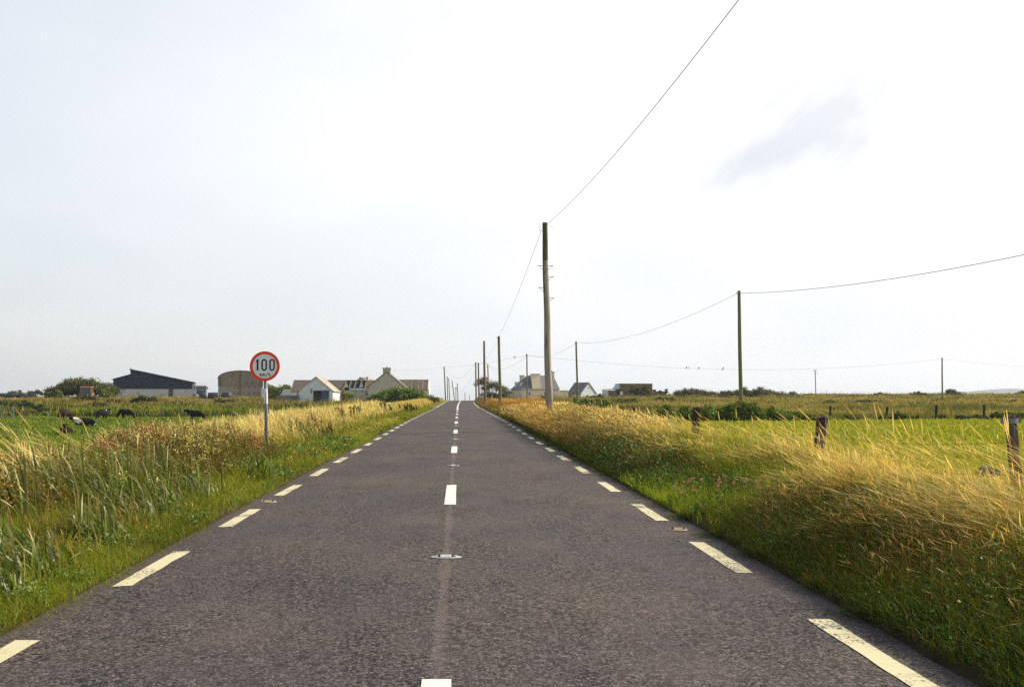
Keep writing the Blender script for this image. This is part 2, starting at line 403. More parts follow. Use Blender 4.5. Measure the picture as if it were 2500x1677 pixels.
m, nt, b = nm('asphalt_chippings'); L = nt.links.new
t = N(nt, 'ShaderNodeTexCoord')
v1 = N(nt, 'ShaderNodeTexVoronoi', Scale=56.0); L(t.outputs['Object'], v1.inputs['Vector'])
v2 = N(nt, 'ShaderNodeTexVoronoi', Scale=42.0); L(t.outputs['Object'], v2.inputs['Vector'])
sepc = N(nt, 'ShaderNodeSeparateColor'); L(v1.outputs['Color'], sepc.inputs[0])
rc = N(nt, 'ShaderNodeValToRGB'); L(sepc.outputs[0], rc.inputs[0])
e = rc.color_ramp.elements
e[0].position = 0.0; e[0].color = (.006,.006,.008,1); e[1].position = 1.0; e[1].color = (.20,.165,.14,1)
for p_, c_ in ((.30,(.011,.011,.013,1)),(.42,(.078,.067,.064,1)),(.92,(.124,.105,.098,1))):
    x_ = rc.color_ramp.elements.new(p_); x_.color = c_
# the gaps between the chips are dark
gp = N(nt, 'ShaderNodeMapRange'); L(v2.outputs['Distance'], gp.inputs[0]); gp.inputs[1].default_value=.42; gp.inputs[2].default_value=.75; gp.inputs[3].default_value=1.12; gp.inputs[4].default_value=.25
vgp = N(nt, 'ShaderNodeVectorMath'); vgp.operation='SCALE'; L(rc.outputs[0], vgp.inputs[0]); L(gp.outputs[0], vgp.inputs['Scale'])
# worn patches where the binder covers the chips
np_ = N(nt, 'ShaderNodeTexNoise', Scale=1.1, Detail=9.0, Roughness=0.72); 
mpp = N(nt, 'ShaderNodeMapping'); mpp.inputs['Scale'].default_value = (1.0, 0.45, 1); L(t.outputs['Object'], mpp.inputs[0]); L(mpp.outputs[0], np_.inputs['Vector'])
rp = N(nt, 'ShaderNodeValToRGB'); L(np_.outputs[0], rp.inputs[0])
rp.color_ramp.elements[0].position = .44; rp.color_ramp.elements[0].color = (0,0,0,1); rp.color_ramp.elements[1].position = .64; rp.color_ramp.elements[1].color = (.6,.6,.6,1)
mx = N(nt, 'ShaderNodeMixRGB'); L(rp.outputs[0], mx.inputs[0]); L(vgp.outputs[0], mx.inputs[1]); mx.inputs[2].default_value = (.092,.076,.070,1)
# lighter smooth joint along the centre
sx = N(nt, 'ShaderNodeSeparateXYZ'); L(t.outputs['Object'], sx.inputs[0])
nj = N(nt, 'ShaderNodeTexNoise', Scale=1.6, Detail=5.0); L(t.outputs['Object'], nj.inputs['Vector'])
def mth(op, a_, b_=None, cl=False):
    n_ = N(nt, 'ShaderNodeMath'); n_.operation = op; n_.use_clamp = cl
    for i_, v_ in enumerate((a_, b_)):
        if v_ is None: continue
        if isinstance(v_, (int, float)): n_.inputs[i_].default_value = v_
        else: L(v_, n_.inputs[i_])
    return n_.outputs[0]
dj = mth('ABSOLUTE', mth('ADD', sx.outputs[0], 0.118))
dj = mth('SUBTRACT', dj, mth('MULTIPLY', mth('SUBTRACT', nj.outputs[0], .5), .10))
jm = mth('SUBTRACT', 1.0, mth('MULTIPLY', mth('SUBTRACT', dj, 0.020), 30.0, True), True)
jn = N(nt, 'ShaderNodeTexNoise', Scale=40.0, Detail=3.0); L(t.outputs['Object'], jn.inputs['Vector'])
jm = mth('MULTIPLY', jm, mth('MULTIPLY', jn.outputs[0], 0.62), True)
mj = N(nt, 'ShaderNodeMixRGB'); L(jm, mj.inputs[0]); L(mx.outputs[0], mj.inputs[1]); mj.inputs[2].default_value = (.165,.135,.118,1)
# coarser grain that still reads farther up the road
ng = N(nt, 'ShaderNodeTexNoise', Scale=17.0, Detail=6.0, Roughness=0.8); L(t.outputs['Object'], ng.inputs['Vector'])
rg = N(nt, 'ShaderNodeMapRange'); L(ng.outputs[0], rg.inputs[0]); rg.inputs[1].default_value=.30; rg.inputs[2].default_value=.70; rg.inputs[3].default_value=.45; rg.inputs[4].default_value=1.55
vg = N(nt, 'ShaderNodeVectorMath'); vg.operation='SCALE'; L(mj.outputs[0], vg.inputs[0]); L(rg.outputs[0], vg.inputs['Scale'])
# broad tone: bluish wheel tracks, browner crown
nb = N(nt, 'ShaderNodeTexNoise', Scale=0.35, Detail=3.0); L(t.outputs['Object'], nb.inputs['Vector'])
rb = N(nt, 'ShaderNodeValToRGB'); L(nb.outputs[0], rb.inputs[0])
rb.color_ramp.elements[0].position=.35; rb.color_ramp.elements[0].color=(.84,.84,.93,1); rb.color_ramp.elements[1].position=.65; rb.color_ramp.elements[1].color=(1.18,1.09,.99,1)
mb_ = N(nt, 'ShaderNodeMixRGB'); mb_.blend_type='MULTIPLY'; mb_.inputs[0].default_value=1; L(vg.outputs[0], mb_.inputs[1]); L(rb.outputs[0], mb_.inputs[2])
# faint polished wheel tracks
tr1 = mth('ABSOLUTE', mth('SUBTRACT', mth('ABSOLUTE', mth('ADD', sx.outputs[0], .12)), 1.45)); tr1 = mth('ABSOLUTE', mth('SUBTRACT', tr1, .72))
nt1 = N(nt, 'ShaderNodeTexNoise', Scale=.5, Detail=4.0); L(t.outputs['Object'], nt1.inputs['Vector'])
tw = mth('MULTIPLY', mth('SUBTRACT', 1.0, mth('MULTIPLY', tr1, 3.2), True), nt1.outputs[0])
mw = N(nt, 'ShaderNodeMixRGB'); L(mth('MULTIPLY', tw, .42), mw.inputs[0]); L(mb_.outputs[0], mw.inputs[1]); mw.inputs[2].default_value = (.052,.046,.050,1)
mb_ = mw
# soil and dust at the two edges
de = mth('SUBTRACT', mth('ABSOLUTE', mth('ADD', sx.outputs[0], 0.07)), 2.78)
ns = N(nt, 'ShaderNodeTexNoise', Scale=2.5, Detail=6.0); L(t.outputs['Object'], ns.inputs['Vector'])
em = mth('MULTIPLY', mth('ADD', de, mth('MULTIPLY', mth('SUBTRACT', ns.outputs[0], .5), .5)), 6.0, True)
yl_ = mth('SUBTRACT', 1.0, mth('MULTIPLY', mth('SUBTRACT', sx.outputs[1], 120.0), .05, True))
me_ = N(nt, 'ShaderNodeMixRGB'); L(mth('MULTIPLY', mth('MULTIPLY', em, yl_), .55), me_.inputs[0]); L(mb_.outputs[0], me_.inputs[1]); me_.inputs[2].default_value=(.075,.058,.052,1)
L(me_.outputs[0], b.inputs['Base Color']); b.inputs['Roughness'].default_value = .85; b.inputs['Specular IOR Level'].default_value = .25
bp = N(nt, 'ShaderNodeBump', Strength=0.85, Distance=0.006); L(v1.outputs['Distance'], bp.inputs['Height']); bp.invert = True
bp2 = N(nt, 'ShaderNodeBump', Strength=0.5, Distance=0.01); L(v2.outputs['Distance'], bp2.inputs['Height']); L(bp.outputs[0], bp2.inputs['Normal'])
L(bp2.outputs[0], b.inputs['Normal'])
M['asphalt'] = m
V_, F_ = strip('road', EL-.06, ER+.06, -30, 900, 0, None, ny_=1400, nu_=13, jit=.07)
tag(npmesh('road', V_, F_, None, M['asphalt'], smooth=True), kind='structure')
# shadow-free kerbless edge: a farm entrance apron on the left just before the crest
M['gravel'] = pmat('entrance_gravel', (.24,.20,.16), (.17,.15,.13), 20, rough=1, bump=.5)

def paintmat(name, c, wear):
    m, nt, b = nm(name); L = nt.links.new
    t = N(nt, 'ShaderNodeTexCoord')
    mp_ = N(nt, 'ShaderNodeMapping'); mp_.inputs['Scale'].default_value = (2.2, 1, 1); L(t.outputs['Object'], mp_.inputs[0])
    n1 = N(nt, 'ShaderNodeTexNoise', Scale=24.0, Detail=5.0, Roughness=.65); L(mp_.outputs[0], n1.inputs['Vector'])
    n2 = N(nt, 'ShaderNodeTexNoise', Scale=1.1, Detail=4.0, Roughness=.6); L(t.outputs['Object'], n2.inputs['Vector'])
    s = N(nt, 'ShaderNodeMath'); s.operation='ADD'; L(n1.outputs[0], s.inputs[0]); L(n2.outputs[0], s.inputs[1])
    r = N(nt, 'ShaderNodeValToRGB'); sc_ = N(nt, 'ShaderNodeMath'); sc_.operation='MULTIPLY'; sc_.inputs[1].default_value=.5; L(s.outputs[0], sc_.inputs[0]); L(sc_.outputs[0], r.inputs[0])
    r.color_ramp.elements[0].position = wear; r.color_ramp.elements[0].color=(0,0,0,1); r.color_ramp.elements[1].position = wear+.03
    mx = N(nt, 'ShaderNodeMixRGB'); L(r.outputs[0], mx.inputs[0]); mx.inputs[1].default_value=(.05,.045,.045,1)
    tn = N(nt, 'ShaderNodeMixRGB'); L(n1.outputs[0], tn.inputs[0]); tn.inputs[1].default_value=(*[v*.86 for v in c],1); tn.inputs[2].default_value=(*c,1)
    L(tn.outputs[0], mx.inputs[2]); L(mx.outputs[0], b.inputs['Base Color']); b.inputs['Roughness'].default_value=.7
    bp = N(nt, 'ShaderNodeBump', Strength=.5, Distance=.004); L(n1.outputs[0], bp.inputs['Height']); L(bp.outputs[0], b.inputs['Normal'])
    return m
M['yellow'] = paintmat('yellow_line_paint', (.60,.55,.34), .440)
M['white'] = paintmat('white_line_paint', (.72,.71,.64), .35)
def marks(name, segs, mat, jit=.006):
    Vs, Fs, n_ = [], [], 0
    for (u0, u1, y0, y1) in segs:
        V_, F_ = strip('', u0, u1, y0, y1, .005, None, ny_=max(3, int((y1-y0)/.08)) if y0 < 30 else max(3, int((y1-y0)/1.0)+2), jit=jit)
        if y0 < 30: V_[:2, 1] += (rng.random(2)-.5)*.04; V_[-2:, 1] += (rng.random(2)-.5)*.04
        Vs.append(V_); Fs.append(F_+n_); n_ += len(V_)
    tag(npmesh(name, np.concatenate(Vs), np.concatenate(Fs), None, mat), kind='structure')
marks('left_yellow_edge_line', [(-2.745-.165, -2.745, s_, s_+1.98) for s_ in (5.28+3.93*k for k in range(0, 32))] + [(-2.72-.165,-2.70,132,238)], M['yellow'], .012)
marks('right_yellow_edge_line', [(2.504, 2.67, s_, s_+1.98) for s_ in (5.66+3.93*k for k in range(-1, 32))] + [(2.45,2.62,130,205)], M['yellow'], .012)
cd = [(2.9,6.05),(15.3,18.5),(28.2,31.6),(41.6,45.4),(54.8,58.6),(68,71.8),(81,84.8),(94,97.8),(104,108)]
marks('white_centre_line', [(-.118-.083, -.118+.083, a_, b_) for a_, b_ in cd] + [(-.21,-.03,112,245)], M['white'], .004)
# entrance apron
V_, F_ = strip('', EL-3.2, EL-.05, 214, 236, -.01, None, nu_=4); V_[:,2] += .05
tag(npmesh('farm_entrance_apron', V_, F_, None, M['gravel']), kind='structure')

# road studs
M['studmetal'] = pmat('stud_casting', (.46,.46,.45), (.36,.36,.35), 40, rough=.6, metal=.1)
M['studwhite'] = pmat('stud_white_reflector', (.8,.8,.76), rough=.3)
M['studamber'] = pmat('stud_amber_reflector', (.70,.44,.14), rough=.3)
M['rubber'] = pmat('stud_rubber', (.03,.03,.03), rough=.8)
def stud(u, y, amber, label, group=None):
    t_ = thing('road_stud', label, 'road stud', (u+float(cx(y)), y, float(zr(y))-.012*abs(u)+.004), 0, group)
    mb = MB(); n = 20; w, d, h = (.155 if not amber else .12), .085, .006
    ring = [(w*math.cos(2*math.pi*k/n), d*math.sin(2*math.pi*k/n)) for k in range(n)]
    mb.add([(x,y_,0) for x,y_ in ring]+[(x*.92,y_*.92,h) for x,y_ in ring], [tuple(range(n-1,-1,-1)), tuple(range(n,2*n))]+[(k,(k+1)%n,n+(k+1)%n,n+k) for k in range(n)])
    mb.build('casting', M['studmetal'], t_)
    mb = MB(); mb.hull8([(-.075,-.045,h+.001),(.075,-.045,h+.001),(.075,.045,h+.001),(-.075,.045,h+.001)], [(-.065,-.02,.026),(.065,-.02,.026),(.065,.02,.026),(-.065,.02,.026)])
    bd = mb.build('rubber_body', M['rubber'], t_)
    mb = MB(); mb.hull8([(-.055,-.046,h+.003),(.055,-.046,h+.003),(.055,-.04,h+.003),(-.055,-.04,h+.003)], [(-.052,-.026,.028),(.052,-.026,.028),(.052,-.021,.028),(-.052,-.021,.028)])
    mb.build('reflector', M['studamber' if amber else 'studwhite'], bd)
    for s_ in (-1, 1):
        MB().tube([(s_*.095,-.03,.004),(s_*.095,.0,.012),(s_*.095,.03,.004)], .009, 6).build('lug', M['studmetal'], t_)
G1 = 'white road studs along the centre joint'
for k_, y_ in enumerate((10.45, 23.3, 36.4, 50.9, 64, 77)):
    stud(-.118, y_, False, ['oval white road stud on the centre joint nearest the viewer', 'second white road stud up the centre joint, beyond the first full dash', 'third white road stud up the centre joint', 'small far white road stud between distant centre dashes'][min(k_, 3)], G1)
stud(2.60, 12.62, True, 'amber road stud at the right edge between two yellow dashes, the nearest one', 'amber road studs at the road edges')
stud(2.60, 25.3, True, 'small amber road stud at the right edge, farther up the road', 'amber road studs at the road edges')
stud(-2.82, 16.1, True, 'amber road stud at the left edge by the grass verge', 'amber road studs at the road edges')

# ---------------------------------------------------------------- grass
class Grass:
    def __init__(s): s.V, s.F, s.C, s.n = [], [], [], 0
    def blades(s, x, y, h, lean, ang, w, t, prof, cols, p=1.9, z=None, wang=None, sink=.02, droop=.35):
        """x,y,h,lean,ang,w arrays (n,); t (K,) stations; prof (K,) widths; cols (n,K,3)"""
        n, K = len(x), len(t)
        if n == 0: return
        z = H(x, y)-sink if z is None else z
        T = t[None, :]; hh = h[:, None]; ln = lean[:, None]
        dx = hh*ln*T**p; up = hh*T*(1-droop*np.minimum(ln, 1.4)*T)
        cxp = x[:, None] + dx*np.cos(ang)[:, None]; cyp = y[:, None] + dx*np.sin(ang)[:, None]; cz = z[:, None] + up
        wa = rng.uniform(0, math.pi, n) if wang is None else wang
        wd = w[:, None]*prof[None, :]*.5
        ox, oy = np.cos(wa)[:, None]*wd, np.sin(wa)[:, None]*wd
        Lp = np.stack([cxp-ox, cyp-oy, cz], -1); Rp = np.stack([cxp+ox, cyp+oy, cz], -1)
        V = np.stack([Lp, Rp], 2).reshape(-1, 3)
        base = (np.arange(n)*2*K)[:, None] + (np.arange(K-1)*2)[None, :] + s.n
        Fq = np.stack([base, base+1, base+3, base+2], -1).reshape(-1, 4)
        C = np.repeat(cols, 2, axis=1).reshape(-1, 3)
        s.V.append(V.astype(np.float32)); s.F.append(Fq.astype(np.int32)); s.C.append(C.astype(np.float32)); s.n += len(V)
    def quads(s, c, size, cols, asp=1.0, flat=0.0):
        """leaf-sized diamonds at c (n,3)"""
        n = len(c)
        if n == 0: return
        a = rng.normal(size=(n, 3)); a[:, 2] *= (1-flat); a /= np.linalg.norm(a, axis=1, keepdims=True)+1e-9
        r_ = rng.normal(size=(n, 3)); b = np.cross(a, r_); b /= np.linalg.norm(b, axis=1, keepdims=True)+1e-9
        sz = np.broadcast_to(np.asarray(size, float), (n,))[:, None]*.5
        V = np.stack([c-a*sz, c+b*sz*asp, c+a*sz, c-b*sz*asp], 1).reshape(-1, 3)
        Fq = np.arange(n*4).reshape(-1, 4) + s.n
        s.V.append(V.astype(np.float32)); s.F.append(Fq.astype(np.int32)); s.C.append(np.repeat(cols, 4, axis=0).astype(np.float32)); s.n += len(V)
    def build(s, name, mat, parent=None):
        if s.n == 0: return None
        return npmesh(name, np.concatenate(s.V), np.concatenate(s.F), np.concatenate(s.C), mat, parent)

def scatter(n, u0, u1, y0, y1, ypow=1.0):
    """n points in road coordinates, inside the view with a margin"""
    out_x, out_y = [], []; got = 0; tries = 0
    while got < n and tries < 12:
        k = int(n*1.4)+16
        uu = rng.uniform(u0, u1, k); q = rng.random(k); yy = y0*(y1/y0)**q if ypow == 0 else y0 + (y1-y0)*q**ypow
        xx = uu + cx(yy)
        ok = (xx/np.maximum(yy, .5) > -.56) & (xx/np.maximum(yy, .5) < .70)
        out_x.append(xx[ok]); out_y.append(yy[ok]); got += int(ok.sum()); tries += 1
    x = np.concatenate(out_x)[:n]; y = np.concatenate(out_y)[:n]
    return x, y
def colmix(a, b, w): return a*(1-w[:, None]) + b*w[:, None]
def stationcols(*stops):
    """stops: list of (n,3) at each of the K stations"""
    return np.stack(stops, 1)
def jitc(c, n, amt=.18):
    return np.clip(c*(1+rng.normal(0, amt, (n, 1))) * (1+rng.normal(0, amt*.35, (n, 3))), 0, 1)

T_STEM = np.array([0, .35, .62, .76, .85, .94, 1.0]); P_STEM = np.array([1, .8, .55, .6, 2.9, 2.3, .3]); P_THIN = np.array([1, .85, .7, .55, .45, .3, .1])
T_LEAF = np.array([0, .3, .65, 1.0]); P_LEAF = np.array([.8, 1, .75, .08])
T_FAR = np.array([0, .5, 1.0]); P_FAR = np.array([1, .9, .35])
WIND = math.pi*0.97            # blowing towards -x

def straw(G, n, u0, u1, y0, y1, hmin, hmax, wid, lean=.75, keep=None, headcol=PALE, stemcol=STRAW, gmix=.35, ypow=1.0, far=False, hfun=None, angj=.85, clumpy=0.0, patch=0.0, headfrac=.34, pw_=1.6):
    x, y = scatter(n, u0, u1, y0, y1, ypow)
    if keep is not None:
        k = keep(x-cx(y), y) > rng.random(len(x)); x, y = x[k], y[k]
    if clumpy:
        k = rng.random(len(x)) > clumpy*(1-sstep(.36, .58, vn(x, y, .75, 251, 2))); x, y = x[k], y[k]
    n = len(x)
    cl = vn(x, y, 1.3, 71, 2); cl2 = vn(x, y, 5, 75, 2)
    h = rng.uniform(hmin, hmax, n)*(.75+.5*cl)
    if clumpy: h = h*(.72+.56*vn(x, y, .75, 251, 2))
    if hfun is not None: h = h*hfun(x-cx(y), y)
    ang = WIND + rng.normal(0, angj, n) + (vn(x, y, 2.2, 79, 2)-.5)*2.2; ln = np.clip(lean*(.55+.9*cl2) + rng.normal(0, .38, n), .05, 1.7)
    dist = np.maximum(y, 4)
    w = wid*np.maximum(1, dist/11)*rng.uniform(.7, 1.3, n)
    warm = jitc(np.broadcast_to(stemcol, (n, 3)).copy(), n, .2)
    base = jitc(np.broadcast_to(GRN, (n, 3)).copy(), n, .25)
    gm = (rng.random(n) < gmix).astype(float)
    mid = colmix(warm, jitc(np.broadcast_to(BRT, (n, 3)).copy(), n, .2), gm*.8)
    brn = (vn(x, y, 2.5, 83, 2) > .62).astype(float)*.45
    mid = colmix(mid, np.broadcast_to(BRN, (n, 3)), brn)
    head = jitc(np.broadcast_to(headcol, (n, 3)).copy(), n, .22)
    if patch: 
        pw = sstep(.44, .55, vn(x*.35, y, 7, 201, 3))*patch
        gg = jitc(np.broadcast_to((.075,.088,.018), (n,3)).copy(), n, .35); head = colmix(head, gg, pw); mid = colmix(mid, gg, pw)
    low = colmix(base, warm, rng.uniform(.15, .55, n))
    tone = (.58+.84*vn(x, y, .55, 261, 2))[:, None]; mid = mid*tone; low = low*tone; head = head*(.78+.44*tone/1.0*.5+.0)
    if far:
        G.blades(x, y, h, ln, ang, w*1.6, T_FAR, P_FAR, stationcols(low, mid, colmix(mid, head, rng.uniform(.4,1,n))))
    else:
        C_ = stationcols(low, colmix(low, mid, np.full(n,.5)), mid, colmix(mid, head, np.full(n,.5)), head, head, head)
        hd = rng.random(n) < headfrac
        cv = rng.random(n) < .35
        for mk_, pr_, p_, dr in ((hd & ~cv, P_STEM, pw_, .27), (~hd & ~cv, P_THIN, pw_, .25), (hd & cv, P_STEM, 3.2, .45), (~hd & cv, P_THIN, 2.6, .5)):
            G.blades(x[mk_], y[mk_], h[mk_], ln[mk_], ang[mk_], w[mk_], T_STEM, pr_, C_[mk_], p=p_, droop=dr)

def leaves(G, n, u0, u1, y0, y1, hmin, hmax, wid, c1, c2, lean=.5, keep=None, ypow=1.0, hfun=None, angj=1.2, far=False, seed=91, c3=None, t3=.62):
    x, y = scatter(n, u0, u1, y0, y1, ypow)
    if keep is not None:
        k = keep(x-cx(y), y) > rng.random(len(x)); x, y = x[k], y[k]
    n = len(x)
    cl = vn(x, y, .9, seed, 2); c2n = vn(x, y, 3.0, seed+5, 2)
    h = rng.uniform(hmin, hmax, n)*(.6+.8*cl)
    if hfun is not None: h = h*hfun(x-cx(y), y)
    ang = WIND + rng.normal(0, angj, n); ln = np.clip(rng.normal(lean, .3, n), .02, 1.4)
    w = wid*np.maximum(1, np.maximum(y, 4)/11)*rng.uniform(.7, 1.35, n)
    mixw = np.clip(.5+(c2n-.5)*2.2+rng.normal(0, .22, n), 0, 1)
    base = jitc(colmix(np.broadcast_to(c1, (n,3)), np.broadcast_to(c2, (n,3)), mixw), n, .16)
    if c3 is not None:
        base = colmix(base, np.broadcast_to(c3, (n,3)), (rng.random(n) < t3).astype(float)*.8)
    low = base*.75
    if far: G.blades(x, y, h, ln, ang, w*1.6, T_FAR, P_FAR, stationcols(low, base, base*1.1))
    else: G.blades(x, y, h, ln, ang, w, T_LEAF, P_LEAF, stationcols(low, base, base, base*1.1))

QD = 1.0    # overall density
def q(n): return int(n*QD)

# --- right bank
def notch(u, y):      # the low trodden gap in the bank
    return 1 - np.exp(-((y-15.7)/2.4)**2)*sstep(5.2, 4.5, u)
def right_h(u, y):
    nr = np.interp(u, [2.85, 3.2, 3.7, 4.3, 4.9, 5.8, 6.5, 8.5], [.15, .40, .75, .92, .80, .62, .52, .45])
    fr = np.interp(u, [2.85, 3.05, 3.4, 6.5], [.2, .8, 1.0, 1.0])
    w = sstep(26, 42, y)
    dip = 1 - .42*np.exp(-((y-21.5)/3.6)**2)*sstep(3.6, 4.6, u)
    return (nr*(1-w) + fr*w)*(.25+.75*notch(u, y))*dip
def k_str(u, y): return np.clip(np.interp(u, [2.9,3.4,4.0,4.6,6.5,8.5], [0,.03,.25,1,1,.45])*(1-sstep(30,45,y)) + sstep(30,45,y)*np.interp(u,[2.9,3.3,3.9,4.5],[.05,.15,.55,1]) - .9*(1-notch(u,y)), 0, 1)
def k_face(u, y): return np.interp(u, [3.0,3.4,3.8,4.8,5.4], [0,.5,1,1,.2])*notch(u,y)
G = Grass()
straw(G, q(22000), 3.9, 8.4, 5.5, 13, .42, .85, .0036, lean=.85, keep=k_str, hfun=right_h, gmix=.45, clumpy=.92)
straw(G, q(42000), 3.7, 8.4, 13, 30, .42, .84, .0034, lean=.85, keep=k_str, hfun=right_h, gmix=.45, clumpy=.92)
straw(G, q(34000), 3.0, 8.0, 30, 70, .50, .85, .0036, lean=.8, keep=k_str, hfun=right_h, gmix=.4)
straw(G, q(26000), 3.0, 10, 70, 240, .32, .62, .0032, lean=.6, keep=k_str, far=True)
# long stems standing clear above the rest, tips blown to the left
straw(G, q(420), 4.4, 6.2, 6.5, 14, .75, 1.15, .0034, lean=.85, gmix=.1, angj=.3, headfrac=1)
straw(G, q(500), 4.4, 6.2, 14, 30, .7, 1.0, .0030, lean=.85, gmix=.1, angj=.3, headfrac=1)
tag(G.build('dry_grass', M['grass']), 'tall straw coloured seeding grass blown over on the right hand bank', 'grass', kind='stuff')
G = Grass()
BT = np.array((.34,.19,.06))
straw(G, q(20000), 3.2, 5.2, 5, 13, .26, .60, .0030, lean=.75, keep=k_face, hfun=right_h, clumpy=.7, gmix=.30, headcol=np.array((.50,.34,.15)), stemcol=BT, angj=1.7)
straw(G, q(26000), 3.2, 5.2, 13, 32, .26, .60, .0030, lean=.75, keep=k_face, hfun=right_h, clumpy=.7, gmix=.35, headcol=np.array((.48,.34,.15)), stemcol=BT, angj=1.7)
straw(G, q(9000), 2.98, 4.4, 32, 60, .30, .7, .0034, lean=.6, gmix=.45, headcol=np.array((.44,.28,.10)), stemcol=BT, angj=1.5)
tag(G.build('tangled_grass', M['grass']), 'brown tangled dead grass on the road face of the right hand bank', 'grass', kind='stuff')
G = Grass()
for (n_, a_, b_, fr) in ((44000, 5, 12, False), (50000, 12, 30, False), (28000, 30, 70, False), (16000, 70, 230, True)):
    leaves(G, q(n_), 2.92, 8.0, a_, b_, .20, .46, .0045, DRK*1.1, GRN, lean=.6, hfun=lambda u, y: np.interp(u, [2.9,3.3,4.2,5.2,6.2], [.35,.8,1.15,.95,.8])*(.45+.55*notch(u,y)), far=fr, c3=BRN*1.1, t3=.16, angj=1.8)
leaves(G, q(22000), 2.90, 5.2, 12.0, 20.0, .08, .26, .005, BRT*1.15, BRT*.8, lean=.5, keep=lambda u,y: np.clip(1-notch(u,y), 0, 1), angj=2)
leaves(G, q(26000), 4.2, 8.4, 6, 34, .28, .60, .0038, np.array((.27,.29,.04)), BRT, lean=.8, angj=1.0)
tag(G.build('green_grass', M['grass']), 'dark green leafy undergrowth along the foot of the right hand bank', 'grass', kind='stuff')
G = Grass()
for (n_, a_, b_) in ((26000, 5, 14), (18000, 14, 45)):
    leaves(G, q(n_), 2.70, 3.40, a_, b_, .05, .17, .0045, GRN*.9, DRK*1.5, lean=.9, keep=lambda u,y: sstep(2.78, 3.00, u + .34*(vn(y, y*0, .55, 7, 3)-.5)*2), angj=2, c3=STRAW*.8, t3=.10)
vh = lambda u,y: np.interp(-u,[2.9,3.2,3.8,4.6],[.40,.85,1.2,1.7])
for (n_, a_, b_) in ((56000, 5, 14), (44000, 14, 40), (22000, 40, 130)):
    leaves(G, q(n_), -4.7, -2.78, a_, b_, .06, .20, .0045, BRT*.95, GRN*1.05, lean=.75, hfun=vh, keep=lambda u,y: sstep(2.86, 3.10, -u + .36*(vn(y, y*0+5, .8, 7, 3)-.5)*2), angj=2, far=a_>=40, c3=STRAW*.9, t3=.13)
for (n_, a_, b_) in ((1500, 5, 14), (3500, 14, 60)):
    straw(G, q(n_), -4.6, -3.2, a_, b_, .12, .32, .0024, lean=.7, gmix=.7, angj=1.5, headfrac=.15)
tag(G.build('verge_grass', M['grass']), 'short green grass creeping over both edges of the asphalt', 'grass', kind='stuff')

# --- left tall grass
def k_left(u, y):
    iris = sstep(6.0,7.5,y)*sstep(16.5,14,y)*sstep(5.6,4.9,-u)      # iris bed
    sweet = sstep(14, 15.5, y)*sstep(24.5, 22, y)*sstep(10.8, 9.8, -u)
    back = sstep(8.2, 9.6, -u)*sstep(17, 20, y)*.93                  # the pasture shows behind the verge
    return np.clip(np.interp(-u, [3.9, 4.6, 5.2], [0, .5, 1]) - .80*iris - .88*sweet - back, .02, 1)
def lowside(u, y):    # plants stay low where the verge falls to the pasture
    return 1 - .42*sstep(.300, .345, -(u+cx(y))/np.maximum(y, 1))*sstep(13, 16, y)
G = Grass()
LH = lambda u, y: np.interp(-u, [3.9,4.6,5.4,8,10,14], [.55,.85,1,.95,.6,.5])*lowside(u, y)
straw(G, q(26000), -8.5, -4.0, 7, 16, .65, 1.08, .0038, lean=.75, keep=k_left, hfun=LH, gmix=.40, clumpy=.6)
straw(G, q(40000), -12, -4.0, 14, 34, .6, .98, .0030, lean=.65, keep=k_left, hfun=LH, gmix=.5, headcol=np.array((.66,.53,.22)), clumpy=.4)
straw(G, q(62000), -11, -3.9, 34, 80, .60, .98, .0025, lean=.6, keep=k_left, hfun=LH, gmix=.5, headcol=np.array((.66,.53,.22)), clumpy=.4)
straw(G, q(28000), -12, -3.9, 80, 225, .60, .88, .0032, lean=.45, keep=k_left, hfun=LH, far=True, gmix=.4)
straw(G, q(300), -6.5, -4.2, 7, 16, 1.0, 1.3, .0034, lean=.8, gmix=.1, angj=.35, headfrac=1)
tag(G.build('dry_grass', M['grass']), 'tall pale grass leaning over beside the left edge of the road', 'grass', kind='stuff')
G = Grass()
for (n_, a_, b_, fr) in ((34000, 6, 15, False), (34000, 15, 40, False), (24000, 40, 90, True)):
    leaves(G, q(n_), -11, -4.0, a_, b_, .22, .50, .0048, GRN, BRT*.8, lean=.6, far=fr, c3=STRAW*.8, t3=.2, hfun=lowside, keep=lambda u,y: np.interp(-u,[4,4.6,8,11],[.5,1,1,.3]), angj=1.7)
leaves(G, q(8000), -4.5, -3.35, 5.5, 15, .16, .38, .0055, BRT*.9, GRN*1.1, lean=.7, angj=1.7, c3=STRAW, t3=.18, seed=95)
leaves(G, q(9000), -4.4, -3.5, 15, 34, .14, .34, .0055, BRT*.9, GRN*1.1, lean=.7, angj=1.7, c3=STRAW, t3=.18, seed=96)
tag(G.build('green_grass', M['grass']), 'green leafy undergrowth below the tall grass on the left', 'grass', kind='stuff')

